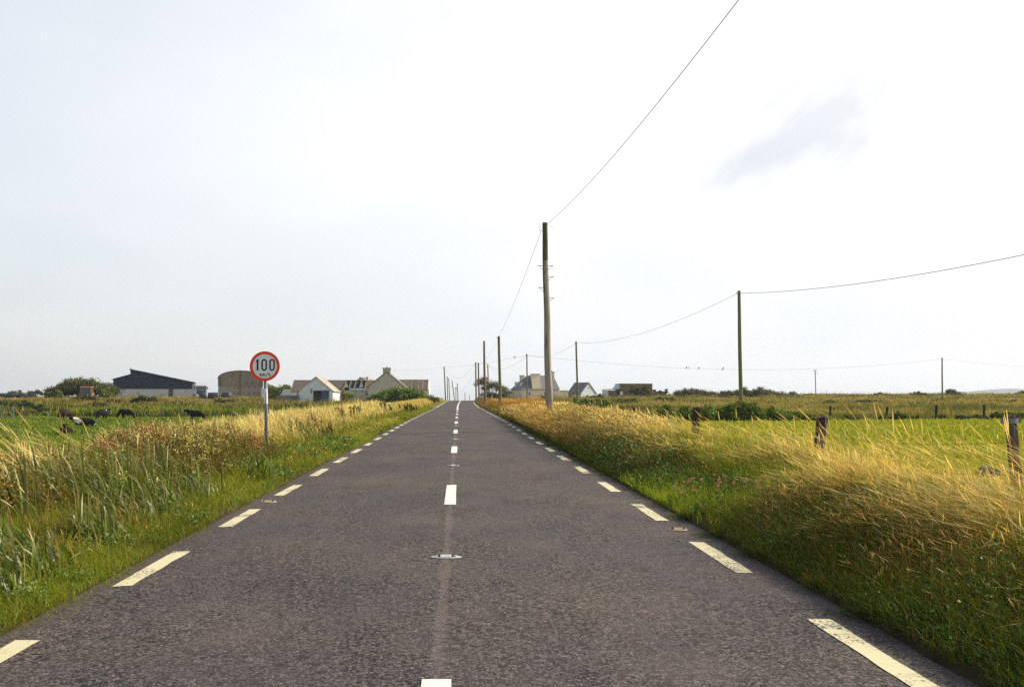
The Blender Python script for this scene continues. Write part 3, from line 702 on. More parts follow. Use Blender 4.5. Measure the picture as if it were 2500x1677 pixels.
# --- iris bed on the left
T_IR = np.array([0,.2,.42,.62,.8,.92,1.0]); P_IR = np.array([.7,1,1,.9,.7,.4,.04])
def iris(G, x, y, h, w, lean, ang, warm, kink=None):
    n = len(x)
    c = jitc(np.broadcast_to(np.array((.072,.110,.009)), (n,3)).copy(), n, .25)
    pale = np.broadcast_to(np.array((.25,.26,.055)), (n,3)); br = np.broadcast_to(np.array((.36,.22,.08)), (n,3))
    c = colmix(c, pale, np.clip(rng.normal(.04,.22,n),0,.8)); tip = colmix(c, br, warm)
    G.blades(x, y, h, lean, ang, w, T_IR, P_IR, stationcols(colmix(c*.7, br, warm*.4), c*.9, c, c, colmix(c,tip,np.full(n,.4)), tip, tip), p=2.9, droop=.5)
G = Grass()
x, y = scatter(q(6200), -6.6, -3.5, 6.2, 16.6); x2, y2 = scatter(q(3800), -4.8, -3.38, 6.4, 11.5); x, y = np.concatenate([x, x2]), np.concatenate([y, y2])
k = vn(x, y, 1.1, 111, 2)+.5*vn(x, y, 3, 115) > .50; k &= (x > -5.3) | (y > 12); x, y = x[k], y[k]; n = len(x)
u_ = -(x-cx(y))
iris(G, x, y, rng.uniform(.6, 1.1, n)*np.interp(u_, [3.5,4.3], [.50,1.0]), rng.uniform(.012,.027,n), np.clip(rng.normal(.72,.38,n),0.05,1.7), WIND+rng.normal(0,.75,n), np.clip(rng.normal(.30,.4,n),0,1))
x, y = scatter(q(3500), -6.8, -3.6, 6.5, 16.5); n = len(x)   # dead brown leaves at the base
G.blades(x, y, rng.uniform(.25,.6,n), np.clip(rng.normal(.8,.5,n),0,1.8), rng.uniform(0,6.28,n), rng.uniform(.006,.016,n), T_LEAF, P_LEAF, stationcols(*[jitc(np.broadcast_to((.24,.13,.045),(n,3)).copy(), n, .3)]*4), droop=.5)
tag(G.build('iris_leaves', M['iris']), 'long sword shaped iris leaves arching over at the near left verge', 'plant', kind='stuff')
# --- meadow and fields
def tuss(u, y): return (.30+1.25*sstep(.30, .70, vn(u, y, 2.6, 221, 2)))*np.where((u < 0) & (y > 203), .42, 1)

G = Grass()
mk = lambda u, y: sstep(7.5, 9, u)
leaves(G, q(10000), 7.0, 12, 5, 13, .08, .24, .006, BRT*1.05, np.array((.24,.30,.03)), lean=.4, angj=2)
leaves(G, q(42000), 7.5, 26, 12, 34, .08, .24, .008, np.array((.24,.29,.02)), np.array((.31,.32,.025)), lean=.4, keep=mk, angj=2)
leaves(G, q(40000), 8, 50, 34, 84, .10, .24, .009, np.array((.23,.28,.02)), np.array((.29,.30,.025)), lean=.4, keep=mk, far=True, angj=2, c3=np.array((.30,.27,.05)), t3=.15)
straw(G, q(1500), 7.5, 16, 12, 34, .4, .8, .004, lean=.8)
tag(G.build('meadow_grass', M['grass']), 'bright yellow green meadow grass behind the fence on the right', 'grass', kind='stuff')
G = Grass()
for (n_, y0_, y1_, u1_, s_) in ((2600, 15, 40, 32, .022), (2200, 40, 60, 34, .04)):
    x, y = scatter(n_, 8.5, u1_, y0_, y1_); k = vn(x, y, 5, 131, 2) > .47; x, y = x[k], y[k]
    c = np.stack([x, y, H(x, y)+rng.uniform(.15, .30, len(x))], 1)
    G.quads(c, s_*1.4, jitc(np.broadcast_to((.75,.62,.03), (len(x),3)).copy(), len(x), .12), .9)
tag(G.build('yellow_wildflowers', M['leaf']), 'sprinkle of small yellow flowers in the right hand meadow', 'flowers', kind='stuff')
G = Grass()
lf = lambda u, y: sstep(8, 14, -u)
leaves(G, q(22000), -30, -8, 18, 60, .12, .32, .008, GRN*1.1, BRT*.9, lean=.5, keep=lf, far=True, angj=2)
leaves(G, q(50000), -75, -12, 60, 172, .12, .34, .007, GRN, BRT*.85, lean=.5, keep=lf, far=True, angj=2, seed=140, c3=np.array((.06,.11,.035)), t3=.25)
tag(G.build('pasture_grass', M['grass']), 'green pasture grass around the resting cattle on the left', 'grass', kind='stuff')
# rushes at the far side of the pasture, then rough tan ground rising to the farm
G = Grass()
leaves(G, q(16000), -85, -14, 166, 182, .6, 1.25, .0085, DRK*1.3, BRT*.75, lean=.3, far=True, seed=150, c3=STRAW, t3=.12)
straw(G, q(90000), -115, -8, 176, 262, .3, .65, .0032, lean=.5, far=True, gmix=.18, patch=.40, headcol=np.array((.52,.37,.15)), stemcol=np.array((.34,.23,.075)), hfun=tuss)
leaves(G, q(18000), -110, -8, 176, 262, .3, .7, .0055, DRK*1.2, GRN, hfun=tuss, lean=.4, far=True, seed=155, keep=lambda u,y: (vn(u,y,9,157,2)>.5)*1.0)
tag(G.build('rough_grass', M['grass']), 'tan and green rough grass rising from the pasture to the farmyard', 'grass', kind='stuff')
G = Grass()
rk = lambda u, y: 1-(sstep(9, 10, u)*sstep(84, 80, y))
straw(G, q(60000), 7, 90, 82, 150, .3, .6, .0034, lean=.6, far=True, gmix=.45, keep=rk, patch=.8, headcol=np.array((.42,.32,.12)), stemcol=np.array((.30,.22,.07)), hfun=tuss)
straw(G, q(90000), 7, 180, 150, 330, .3, .6, .0032, lean=.5, far=True, gmix=.35, patch=.65, headcol=np.array((.44,.32,.12)), stemcol=np.array((.33,.23,.075)), hfun=tuss)
straw(G, q(6000), 7, 18, 30, 84, .4, .75, .005, lean=.7, far=True, gmix=.45, keep=lambda u,y: sstep(13, 9, u)*.7)
leaves(G, q(18000), 7, 150, 84, 330, .3, .65, .0055, DRK*1.2, GRN, lean=.4, far=True, seed=165, keep=lambda u,y: (vn(u,y,10,167,2)>.52)*1.0)
tag(G.build('rough_grass', M['grass']), 'tan rough grass on the rising ground beyond the right hand meadow', 'grass', kind='stuff')

# low dark scrub, heather and bramble scattered over the rough ground
G = Grass()
for (n_, u0_, u1_, y0_, y1_, s_) in ((30000, 12, 70, 88, 150, .085), (46000, 12, 170, 150, 325, .17), (36000, -112, -9, 174, 204, .13)):
    x, y = scatter(n_, u0_, u1_, y0_, y1_); k = vn(x*.45, y, 4.0, 211, 3) > .50; x, y = x[k], y[k]; n = len(x)
    e_ = (vn(x*.45, y, 4.0, 211, 3)-.50)*8
    c = np.stack([x, y, H(x, y)+rng.random(n)*np.clip(e_, .2, 1.2)*1.15], 1)
    w_ = np.clip(vn(x, y, 3, 215, 2)*1.6-.3+rng.normal(0,.2,n), 0, 1)
    G.quads(c, s_*rng.uniform(.6,1.4,n), jitc(colmix(np.broadcast_to((.055,.07,.02),(n,3)), np.broadcast_to((.13,.13,.035),(n,3)), w_), n, .25), .6)
tag(G.build('rough_scrub', M['leaf']), 'low dark scrub patches dotted over the rough ground on both sides', 'scrub', kind='stuff')

# --- meadowsweet patch left, with creamy and rusty seed heads
def stems(G, x, y, h, c, w=.006, lean=.25):
    n = len(x); ang = WIND + rng.normal(0,.6,n); ln = np.clip(rng.normal(lean,.12,n),0,1)
    cc = np.broadcast_to(c, (n,3))
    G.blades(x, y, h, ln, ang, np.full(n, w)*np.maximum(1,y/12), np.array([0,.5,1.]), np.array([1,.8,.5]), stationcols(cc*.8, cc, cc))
    return ang, ln
def tips(x, y, h, ang, ln, t):
    """positions at height fraction t of stems made by stems()"""
    dx = h*ln*t**1.9; z = H(x, y)-.02+h*t*(1-.35*ln*t)
    return np.stack([x+dx*np.cos(ang), y+dx*np.sin(ang), z], 1)
G = Grass()
x, y = scatter(q(3600), -10.4, -3.95, 13.5, 25)
k = (vn(x, y, 1.6, 171, 2) > .33); x, y = x[k], y[k]; n = len(x)
h = rng.uniform(.62, 1.02, n)*np.interp(-(x-cx(y)), [3.95,4.9], [.55,1.0])*lowside(x-cx(y), y)
an, ln = stems(G, x, y, h, (.13,.085,.03))
yg = np.array((.19,.165,.014)); rb_ = np.array((.095,.062,.014)); cr_ = np.array((.60,.52,.17)); rd_ = np.array((.36,.12,.06))
for j in range(34):
    t_ = rng.uniform(.3, 1.0, n); c = tips(x, y, h, an, ln, t_) + rng.normal(0, 1, (n,3))*np.array((.06,.06,.03))
    s_ = rng.uniform(.022, .05, n)*(vn(x+c[:,2]*1.3, y+c[:,2]*.9, .42, 231) > .40); w_ = np.clip(rng.normal(.45,.35,n)+(.5-vn(x,y,1.2,175,2)), 0, 1)
    G.quads(c, s_, jitc(colmix(np.broadcast_to(yg,(n,3)), np.broadcast_to(rb_,(n,3)), w_), n, .3), .55)
hd = (rng.random(n) < .11)*(vn(x, y, 2.0, 177, 2) > .45) > 0
for j in range(26):
    c = tips(x[hd], y[hd], h[hd], an[hd], ln[hd], rng.uniform(.93,1.04,hd.sum())) + rng.normal(0,.045,(hd.sum(),3))
    G.quads(c, .03, jitc(np.broadcast_to(cr_,(hd.sum(),3)).copy(), hd.sum(), .2), .8)
tag(G.build('meadowsweet', M['leaf']), 'patch of rusty yellow meadowsweet in front of the speed sign', 'plant', kind='stuff')
# leafy olive weeds standing among the irises
G = Grass()
x, y = scatter(q(1500), -7.0, -4.3, 8.2, 14.5); k = vn(x, y, 1.3, 241, 2) > .50; x, y = x[k], y[k]; n = len(x)
h = rng.uniform(.5, .88, n); an, ln = stems(G, x, y, h, (.12,.08,.03), .005)
for j in range(26):
    c = tips(x, y, h, an, ln, rng.uniform(.25, 1.0, n)) + rng.normal(0, 1, (n,3))*np.array((.05,.05,.03))
    G.quads(c, rng.uniform(.02,.042,n)*(vn(x+c[:,2]*1.3, y+c[:,2]*.9, .42, 232) > .38), jitc(colmix(np.broadcast_to(yg*.9,(n,3)), np.broadcast_to(rb_,(n,3)), rng.random(n)*.8), n, .3), .55)
tag(G.build('leafy_weeds', M['leaf']), 'dark olive leafy weeds standing among the near left irises', 'plant', kind='stuff')
# scattered meadowsweet heads in the iris bed
G = Grass()
x = np.array([-4.15,-3.95,-3.6,-3.35,-4.4,-4.75,-5.0,-5.4,-4.9]); y = np.array([9.6,9.0,10.2,10.6,11.0,11.6,12.8,12.2,8.9]); x = x-.75; n = len(x)
h = rng.uniform(.75,.95,n); an, ln = stems(G, x, y, h, (.16,.08,.04), .007)
for j in range(170):
    kk = np.arange(n); c = tips(x, y, h, an, ln, rng.uniform(.80,1.05,n)) + rng.normal(0,1,(n,3))*np.array((.06,.06,.045))
    G.quads(c, rng.uniform(.012,.026,n), jitc(np.where((kk%2==0)[:,None], np.array((.55,.47,.16)), np.array((.42,.24,.07))), n, .25), .8)
tag(G.build('seed_heads', M['leaf']), 'cream and rust seed heads among the iris leaves at the near left', 'plant', kind='stuff')

# --- red sorrel plumes (countable clumps) at the back of the left verge
def plume(px, py_top, Y, label, hgt=.8, ns=9, colr=(.36,.11,.07), spread=.22, name='sorrel_plume', cat='plant', group='red sorrel plumes on the left verge', dens=60, dark=False):
    p = P(px, py_top, Y); z0 = float(H(p.x, p.y)); hgt = max(.5, p.z-z0)
    g_ = Grass(); x = p.x + rng.normal(0, spread*.5, ns); y = np.full(ns, Y)+rng.normal(0, spread*.5, ns); h = hgt*rng.uniform(.82,1.06,ns)
    an, ln = stems(g_, x, y, h, tuple(c*.7 for c in colr), .005, .2)
    g2 = Grass()
    for j in range(dens):
        t_ = rng.uniform(.55,1.0,ns); c = tips(x, y, h, an, ln, t_)+rng.normal(0,.022,(ns,3))
        g2.quads(c, .02*max(1,Y/14), jitc(np.broadcast_to(colr,(ns,3)).copy(), ns, .25), .7)
    o = thing(name, label, cat, (p.x, Y, z0), 0, group)
    g_.F += [f+g_.n for f in g2.F]; g_.V += g2.V; g_.C += g2.C; g_.n += g2.n
    for v in g_.V: v -= np.array((p.x, Y, z0), dtype=np.float32)
    g_.build('foliage', M['leaf'], o)  # one mesh of stems and seed heads, not leaves
    return o
plume(262, 1040, 17, 'red sorrel plume highest of the pair just right of the lying black calf', ns=7)
plume(285, 1052, 17.2, 'second red sorrel plume close beside the first below the lying cow', ns=7)
plume(378, 1014, 21, 'tall red sorrel plume above the meadowsweet below the grazing black bullock', ns=8)
plume(412, 1030, 21, 'red sorrel plume in the middle of the meadowsweet top edge', ns=6)
plume(345, 1028, 20, 'faint red sorrel plume left of the tallest one', ns=5)
plume(640, 1030, 22, 'thin red sorrel plume at the foot of the speed sign', ns=5, colr=(.34,.16,.08))
# dock spikes in the straw grass beyond the sign
dk = [(779,1000,34,'tall brown dock spike left of a group, below the white shed'),(756,1024,30,'short brown dock spike in pale grass right of the speed sign'),(836,983,46,'thick brown dock spike below the red gate'),
      (847,990,46,'green brown dock spike touching the thick one below the red gate'),(868,987,52,'green brown dock spike below the sapling'),(880,985,52,'rusty dock spike beside the one below the sapling'),
      (810,1028,34,'brown dock spike low in the pale grass, with a green one beside it'),(792,1035,33,'green dock spike low in the pale grass'),(948,980,70,'dark leafy dock clump under the green hedge'),(996,985,82,'dock clump farther along under the green hedge'),(1010,990,85,'farthest dock clump under the green hedge'),(732,1015,31,'rusty dock spike nearest to the speed sign')]
for i, (px, py, Y, lb) in enumerate(dk):
    plume(px, py, Y, lb, ns=4 if i < 8 else 9, colr=((.17,.085,.035),(.14,.16,.04))[i%2] if i < 8 else (.13,.15,.04), spread=.12 if i < 8 else .6, name='dock_plant', group='dock spikes in the left hand straw grass', dens=45)
# iris clump by the verge
def iris_clump(px, py, Y, n, hh, label):
    p = P(px, py, Y); z0 = float(H(p.x, p.y)); o = thing('iris_clump', label, 'plant', (p.x, Y, z0))
    g_ = Grass(); x = p.x+rng.normal(0,.16,n); y = Y+rng.normal(0,.16,n)
    iris(g_, x, y, rng.uniform(.45,1,n)*hh, rng.uniform(.016,.034,n)*1.1, np.clip(rng.normal(.55,.35,n),0,1.3), rng.uniform(0,2*math.pi,n), np.clip(rng.normal(.05,.2,n),0,1))
    for v in g_.V: v -= np.array((p.x, Y, z0), dtype=np.float32)
    g_.build('leaves', M['iris'], o)
iris_clump(620, 1172, 19.0, 46, .95, 'iris clump standing alone in short grass by the left verge')

# --- montbretia and bracken tints on the right hedge bank
G = Grass()
for (n_, y0_, y1_, s_) in ((15000, 34, 60, .034), (11000, 60, 95, .05), (4000, 95, 150, .07)):
    x, y = scatter(n_, 2.98, 5.2, y0_, y1_); k = (vn(x, y, 3.2, 181, 2) > .43) & (x/y < .088); x, y = x[k], y[k]; u_ = x-cx(y); n = len(x)
    c = np.stack([x, y, H(x, y)+rng.uniform(.38, .95, n)*np.interp(u_, [3,3.5,6],[.8,1,1.0])], 1)
    w_ = rng.random(n)
    G.quads(c, s_*rng.uniform(.6,1.3,n), jitc(colmix(np.broadcast_to((.68,.22,.02),(n,3)), np.broadcast_to((.50,.28,.05),(n,3)), w_), n, .2), .6)
tag(G.build('orange_montbretia', M['leaf']), 'orange montbretia flowers in the grassy bank around the big pole', 'flowers', kind='stuff')
G = Grass()
for (n_, y0_, y1_, s_) in ((30000, 24, 50, .034), (26000, 50, 100, .055), (12000, 100, 225, .11)):
    x, y = scatter(n_, 2.95, 4.6, y0_, y1_); u_ = x-cx(y); n = len(x)
    c = np.stack([x, y, H(x, y)+rng.uniform(.05, .75, n)*np.interp(u_, [2.95,3.4,4],[.7,1,1.0])], 1)
    w_ = np.clip(.5+(vn(x,y,2.5,185,2)-.5)*2.5+rng.normal(0,.2,n),0,1)
    G.quads(c, s_*rng.uniform(.6,1.3,n), jitc(colmix(np.broadcast_to((.07,.10,.022),(n,3)), np.broadcast_to((.20,.12,.035),(n,3)), w_), n, .25), .6)
tag(G.build('bank_foliage', M['leaf']), 'leafy brown and green face of the bank along the right road edge', 'plants', kind='stuff')
# broad-leaved dark clumps low on the near right bank, silvery weeds on the left verge
G = Grass()
for (n_, y0_, y1_) in ((15000, 5, 14), (13000, 14, 30)):
    x, y = scatter(n_, 2.95, 4.4, y0_, y1_); k = vn(x, y, .8, 191, 2) > .46; x, y = x[k], y[k]; n = len(x)
    c = np.stack([x, y, H(x, y)+rng.uniform(.03, .34, n)*np.interp(x, [2.95,3.5],[.3,1])], 1)
    G.quads(c, .028*np.maximum(1,y/11)*rng.uniform(.6,1.4,n), jitc(np.broadcast_to((.06,.115,.028),(n,3)).copy(), n, .3), .6)
for (n_, y0_, y1_) in ((30000, 5.5, 15), (22000, 15, 34)):
    x, y = scatter(n_, -4.5, -3.1, y0_, y1_); k = vn(x, y, .7, 195, 2) > .5; x, y = x[k], y[k]; n = len(x)
    c = np.stack([x, y, H(x, y)+rng.uniform(.03, .24, n)*np.interp(-x, [3.1,3.6],[.4,1])], 1)
    w_ = (rng.random(n) < .10).astype(float)
    G.quads(c, .026*np.maximum(1,y/11)*rng.uniform(.6,1.3,n), jitc(colmix(np.broadcast_to((.105,.165,.025),(n,3)), np.broadcast_to((.22,.28,.12),(n,3)), w_), n, .2), .6)
tag(G.build('low_weeds', M['leaf']), 'small leafed weeds hugging the foot of both verges', 'plants', kind='stuff')
# clover heads in the notch
G = Grass()
p1, p2 = P(1590, 1180, 14.6), P(1760, 1190, 13.6)
n = 46; f_ = rng.random(n); x = 3.0+rng.random(n)**.8*1.3; y = 13.6+rng.random(n)*2.6-(x-3)*.3; h = rng.uniform(.22,.36,n)
an, ln = stems(G, x, y, h, (.12,.15,.05), .004, .1); c0 = tips(x, y, h, an, ln, 1.0)
for j in range(34):
    d = rng.normal(size=(n,3)); d /= np.linalg.norm(d,axis=1,keepdims=True); 
    G.quads(c0+d*.019, .016, jitc(np.broadcast_to((.52,.24,.24),(n,3)).copy(), n, .2), .6)
tag(G.build('pink_clover', M['leaf']), 'pink clover heads in the low gap of the right hand bank', 'flowers', kind='stuff')

# ---------------------------------------------------------------- shrubs, hedges, trees
def shrub(name, label, cat, base, blobs, n, leaf, cols, mat=None, trunks=0, skew=0.0, group=None, clump=.22, part='foliage', tpart='stem', nclump=None, trad=.06, shell=.55, open_=0):
    """base (x,y,z); blobs: (dx,dy,dz,rx,ry,rz) relative to base"""
    o = thing(name, label, cat, base, 0, group)
    vol = np.array([b_[3]*b_[4]*b_[5] for b_ in blobs])**.67; vol = vol/vol.sum()
    g_ = Grass(); cents = []
    for b_, w_ in zip(blobs, vol):
        k = max(8, int((nclump or n/45)*w_))
        d = rng.normal(size=(k,3)); d /= np.linalg.norm(d,axis=1,keepdims=True); d[:,2] = np.where(d[:,2]<-.25, -d[:,2]*.6, d[:,2])
        r_ = rng.uniform(shell, 1.0, (k,1))
        cents.append(np.array(b_[:3])+d*r_*np.array(b_[3:6]))
    C0 = np.concatenate(cents); C0[:,0] += skew*np.maximum(C0[:,2],0)
    tone = rng.random(len(C0)); rad = np.mean([min(b_[3:6]) for b_ in blobs])*clump*rng.uniform(.6,1.4,len(C0))
    pick = rng.integers(0, len(C0), n)
    c = C0[pick]+np.clip(rng.normal(size=(n,3)), -2, 2)*rad[pick][:,None]*np.array((1,1,.75))
    ci = np.array(cols)
    cc = ci[(tone[pick]*len(ci)*.999).astype(int)]
    k2 = c[:,2] > -.15; c, cc = c[k2], cc[k2]
    g_.quads(c, leaf*rng.uniform(.6,1.35,len(c)), jitc(cc.copy(), len(c), .22), .6)
    g_.build(part, mat or M['leaf'], o)
    mb = MB()
    for j in range(max(trunks, 3)):
        t_ = C0[rng.integers(0, len(C0))]; s0 = Vector((rng.normal(0,.12)*(1 if not trunks else 3), rng.normal(0,.1), -.3))
        t_ = Vector(t_); m1 = s0.lerp(t_, .35)+Vector((rng.normal(0,.12), rng.normal(0,.1), .15)); m2 = s0.lerp(t_, .7)+Vector((rng.normal(0,.15), rng.normal(0,.15), .1))
        mb.tube([s0, m1, m2, t_], [trad, trad*.75, trad*.45, trad*.15], 6)
    mb.build(tpart, M['bark'], o)
    return o
gz = lambda p: Vector((p.x, p.y, float(H(p.x, p.y))))
def atpx(px, Y, dz=0): p = P(px, 975, Y); return (p.x, Y, float(H(p.x, Y))+dz)
GOR = [(.05,.07,.025),(.085,.10,.03),(.13,.13,.035),(.10,.085,.03)]
GLT = [(.10,.14,.03),(.16,.21,.04),(.21,.25,.05)]
HED = [(.045,.085,.012),(.075,.135,.018),(.12,.19,.022),(.19,.25,.03)]
DUL_ = [(.12,.10,.03),(.15,.13,.035)]
DUL = [(.075,.08,.032),(.11,.105,.04),(.15,.135,.05),(.09,.075,.035)]

def bushpx(label, x0, x1, ytop, ybot, Y, cols, nblob=3, n=2500, leaf=None, name='gorse_bush', cat='bush', group=None, depth=None, skew=0, rag=.2, trunks=0, prof=None, **kw):
    """bush spanning photo columns x0..x1 with its crown top at ytop (ybot: where it meets the ground in view)"""
    xm = (x0+x1)/2; p = P(xm, ybot, Y); s_ = Y/FPX; w = (x1-x0)*s_; zb = min(float(H(p.x, Y)), p.z); h = P(xm, ytop, Y).z-zb
    base = (p.x, Y, zb); depth = depth or w*.5; blobs = []
    for i in range(nblob):
        f_ = (i+.5)/nblob-.5; hf = prof[i] if prof else 1-rag*rng.random()
        rz = h*hf*.62
        blobs.append((f_*w*.86, rng.normal(0, depth*.1), h*hf-rz, w/nblob*.68, max(depth*.5,.3), rz))
    return shrub(name, label, cat, base, blobs, n, leaf or max(.05, 1.6*s_*2.4), cols, skew=skew, group=group, trunks=trunks, **kw)

bushpx('broad dark gorse mound rising behind the red tractor', 112, 286, 924, 968, 232, GOR+GLT[:1], 5, 34000, prof=(.55,.95,1,.92,.7), depth=8)
bushpx('brown green scrub hiding the wheels of the red tractor', 186, 238, 961, 974, 197, DUL_+GOR[:2], 3, 2200)
bushpx('yellow green low shrub to the right of the red tractor', 244, 276, 946, 970, 200, GLT, 2, 1600)
bushpx('yellow green shrub at the left foot of the gorse mound', 112, 150, 946, 970, 206, GLT+GOR[:1], 2, 1600)
bushpx('dull green scrub behind the left row of black bales', 5, 64, 952, 968, 262, GOR+GLT[:1], 4, 2200, depth=5, prof=(.6,.8,1,.7))
bushpx('small dark scrub right behind the left row of black bales', 70, 104, 952, 968, 258, GOR, 2, 1500, depth=4)
bushpx('round dark bush low on the slope in front of the blue shed', 320, 384, 965, 984, 190, GOR[:2], 3, 2200, prof=(.7,1,.8))
bushpx('green bush on the slope below the left row of black bales', 78, 114, 979, 998, 168, GOR[:3], 2, 1500)
bushpx('dark bush on the far left slope under the black bales', 50, 76, 970, 992, 176, GOR[:2], 2, 1100)
bushpx('dark green scrub on the slope at the left edge of the photo', -30, 46, 967, 990, 178, GOR[:3], 3, 1800)
bushpx('sunlit willow scrub behind the speed sign post', 650, 716, 934, 972, 246, GLT+GLT[:1], 3, 3000, name='willow_bush', rag=.3)
bushpx('dark bush at the foot of the lean-to beside the sign post', 654, 688, 955, 980, 214, GOR[:2], 2, 1600, name='bush')
bushpx('bright green weed clump in the pale grass right of the sign', 684, 716, 995, 1012, 60, HED[1:], 2, 1100, name='leafy_clump', leaf=.07)
bushpx('small bright green clump low beside the dock spikes', 888, 905, 1006, 1026, 56, HED[2:], 2, 700, name='leafy_clump', leaf=.05)
bushpx('sparse young sapling before the grey lean-to wall', 838, 864, 945, 976, 196, GLT, 2, 700, name='sapling', cat='tree', clump=.4, rag=.1)
bushpx('long rounded green hedge below the gabled farmhouse', 893, 1066, 947, 977, 190, HED+[(.14,.21,.04)], 7, 26000, name='garden_hedge', cat='hedge', prof=(.55,.8,.98,1,.92,.8,.5), depth=5, rag=.08, shell=.75)
bushpx('olive hedge end where the farm entrance opens', 1046, 1070, 965, 985, 176, GLT+GOR[2:3], 2, 1700, name='hedge', cat='hedge', leaf=.18)
# wind-bent tree on the right
p = P(1200, 972, 214); zb = float(H(p.x, 214))
o = shrub('hawthorn_tree', 'wind bent open hawthorn tree with several stems beyond the poles', 'tree', (p.x, 214, zb-.2),
      [(-1.7,0,3.6,1.5,1.5,1.3),(-.9,0,2.6,1.5,1.5,1.3),(.5,0,3.2,1.9,1.6,1.25),(1.9,0,2.4,1.6,1.5,1.2),(3.2,0,1.6,1.4,1.3,1.2),(-.6,0,1.3,2.2,1.4,1.0),(1.6,0,1.2,2.2,1.4,1.0),(-2.4,0,4.2,.7,.7,.6),(-3.0,0,3.4,.5,.5,.4),(-1.4,0,4.6,.8,.8,.6)],
      16000, .15, [(.11,.11,.04),(.15,.14,.05),(.20,.18,.065),(.13,.10,.045)], trunks=24, part='crown', tpart='trunk', clump=.26, trad=.08, shell=.3, nclump=520)
# right side scrub line
bl = [('dark rounded gorse on the roofless brown building', 1536, 1588, 940, 962, 270, GOR, 3, 2500),
      ('dark shrub before the left end of the brown building', 1461, 1472, 954, 964, 255, GOR[:2], 1, 500),
      ('olive shrub in front of the blue gabled shed', 1440, 1476, 962, 974, 236, DUL, 2, 1200),
      ('tiny dark bush between the cream house windows', 1321, 1332, 964, 974, 225, GOR[:2], 1, 500),
      ('small pale tree right of the brown building', 1610, 1636, 947, 960, 285, DUL[1:3], 2, 700)]
for (lb, a_, b_, yt, yb, Y, cl_, nb_, n_) in bl: bushpx(lb, a_, b_, yt, yb, Y, cl_, nb_, n_, group='scrub around the right hand houses')
bl = [('long low gorse thicket on the skyline left of the near green pole', 1642, 1755, 948, 970, 265, 5, 5200, (.8,1,.95,.85,.7)),
      ('second gorse thicket directly left of the near green pole', 1735, 1812, 951, 972, 255, 4, 3600, (.6,.8,.9,1)),
      ('tall rounded gorse just right of the near green pole', 1806, 1838, 944, 972, 250, 2, 2500, (1,.8)),
      ('domed gorse with flat top beyond the ivy hedge', 1836, 1882, 945, 972, 252, 2, 2600, (1,.85)),
      ('low gorse right of the domed one', 1872, 1912, 952, 972, 256, 2, 2200, (1,.8)),
      ('dark gorse tip ending the skyline thicket', 1908, 1960, 956, 970, 262, 3, 2200, (.7,1,.5)),
      ('slim dark scrub on the horizon left of the far right pole', 2134, 2190, 957, 968, 285, 3, 1800, (1,.8,.5)),
      ('low dark scrub on the horizon next to the far right pole', 2222, 2274, 956, 968, 285, 3, 1800, (.9,1,.6)),
      ('wind shorn dark thorn bush on the right horizon', 2312, 2348, 949, 968, 275, 2, 1800, (1,.55)),
      ('dark scrub at the right edge of the horizon', 2482, 2520, 955, 967, 285, 2, 1200, (1,1)),
      ('flat dark scrub on the horizon near the right edge', 2446, 2484, 961, 969, 285, 2, 900, (1,.7))]
for (lb, a_, b_, yt, yb, Y, nb_, n_, pr) in bl: bushpx(lb, a_, b_, yt, yb, Y, DUL+GOR[:2], nb_, int(n_*2.2), prof=pr, group='gorse along the right hand skyline', depth=5, leaf=.24, shell=.5)
# ivy-covered wall/hedge behind the meadow
bl = [('left outlying clump of the bright green bramble hedge', 1604, 1652, 984, 1020, 76, 3, 3200, (.8,1,.7)),
      ('bramble hedge stretch right behind the left fence post', 1652, 1745, 986, 1034, 78, 4, 8000, (.9,.75,.8,.9)),
      ('highest stretch of the bramble hedge beneath the near green pole', 1740, 1868, 979, 1034, 79, 5, 13000, (.75,.9,1,1,.9)),
      ('dark right hand stretch of the bramble hedge', 1862, 1938, 992, 1034, 80, 3, 6500, (1,.8,.7)),
      ('low tail of the bramble hedge toward the meadow', 1930, 2010, 1004, 1030, 81, 4, 3600, (1,.8,.6,.6))]
for (lb, a_, b_, yt, yb, Y, nb_, n_, pr) in bl: bushpx(lb, a_, b_, yt, yb, Y, HED+[(.17,.15,.03)], nb_, int(n_*1.6), prof=pr, leaf=.11, group='bramble hedge beyond the meadow', name='bramble_hedge', cat='hedge', depth=2.2, shell=.75)
bl = [('small dark bush on the meadow boundary left of three far posts', 2056, 2100, 1011, 1030, 84, 2, 1700),
      ('low bush at the foot of the leftmost far fence post', 2146, 2178, 1014, 1024, 84, 2, 900),
      ('dark bush between the first and second far fence posts', 2180, 2216, 1003, 1026, 83, 2, 2000),
      ('trailing low tail of bush right of the dark one', 2210, 2246, 1014, 1027, 83, 2, 1000),
      ('low bush at the foot of the middle far fence post', 2262, 2312, 1013, 1025, 84, 3, 1400),
      ('small round bush between middle and right far posts', 2338, 2356, 1008, 1023, 84, 1, 800),
      ('low straggling bush at the right far post', 2364, 2410, 1010, 1024, 84, 3, 1400),
      ('green bush behind the strapped fence post at the right', 2412, 2520, 1003, 1022, 84, 4, 3600)]
for (lb, a_, b_, yt, yb, Y, nb_, n_) in bl: bushpx(lb, a_, b_, yt, yb, Y, HED[:2]+GOR[:2], nb_, n_, leaf=.12, group='bushes along the meadow boundary', name='boundary_bush', depth=1.5)
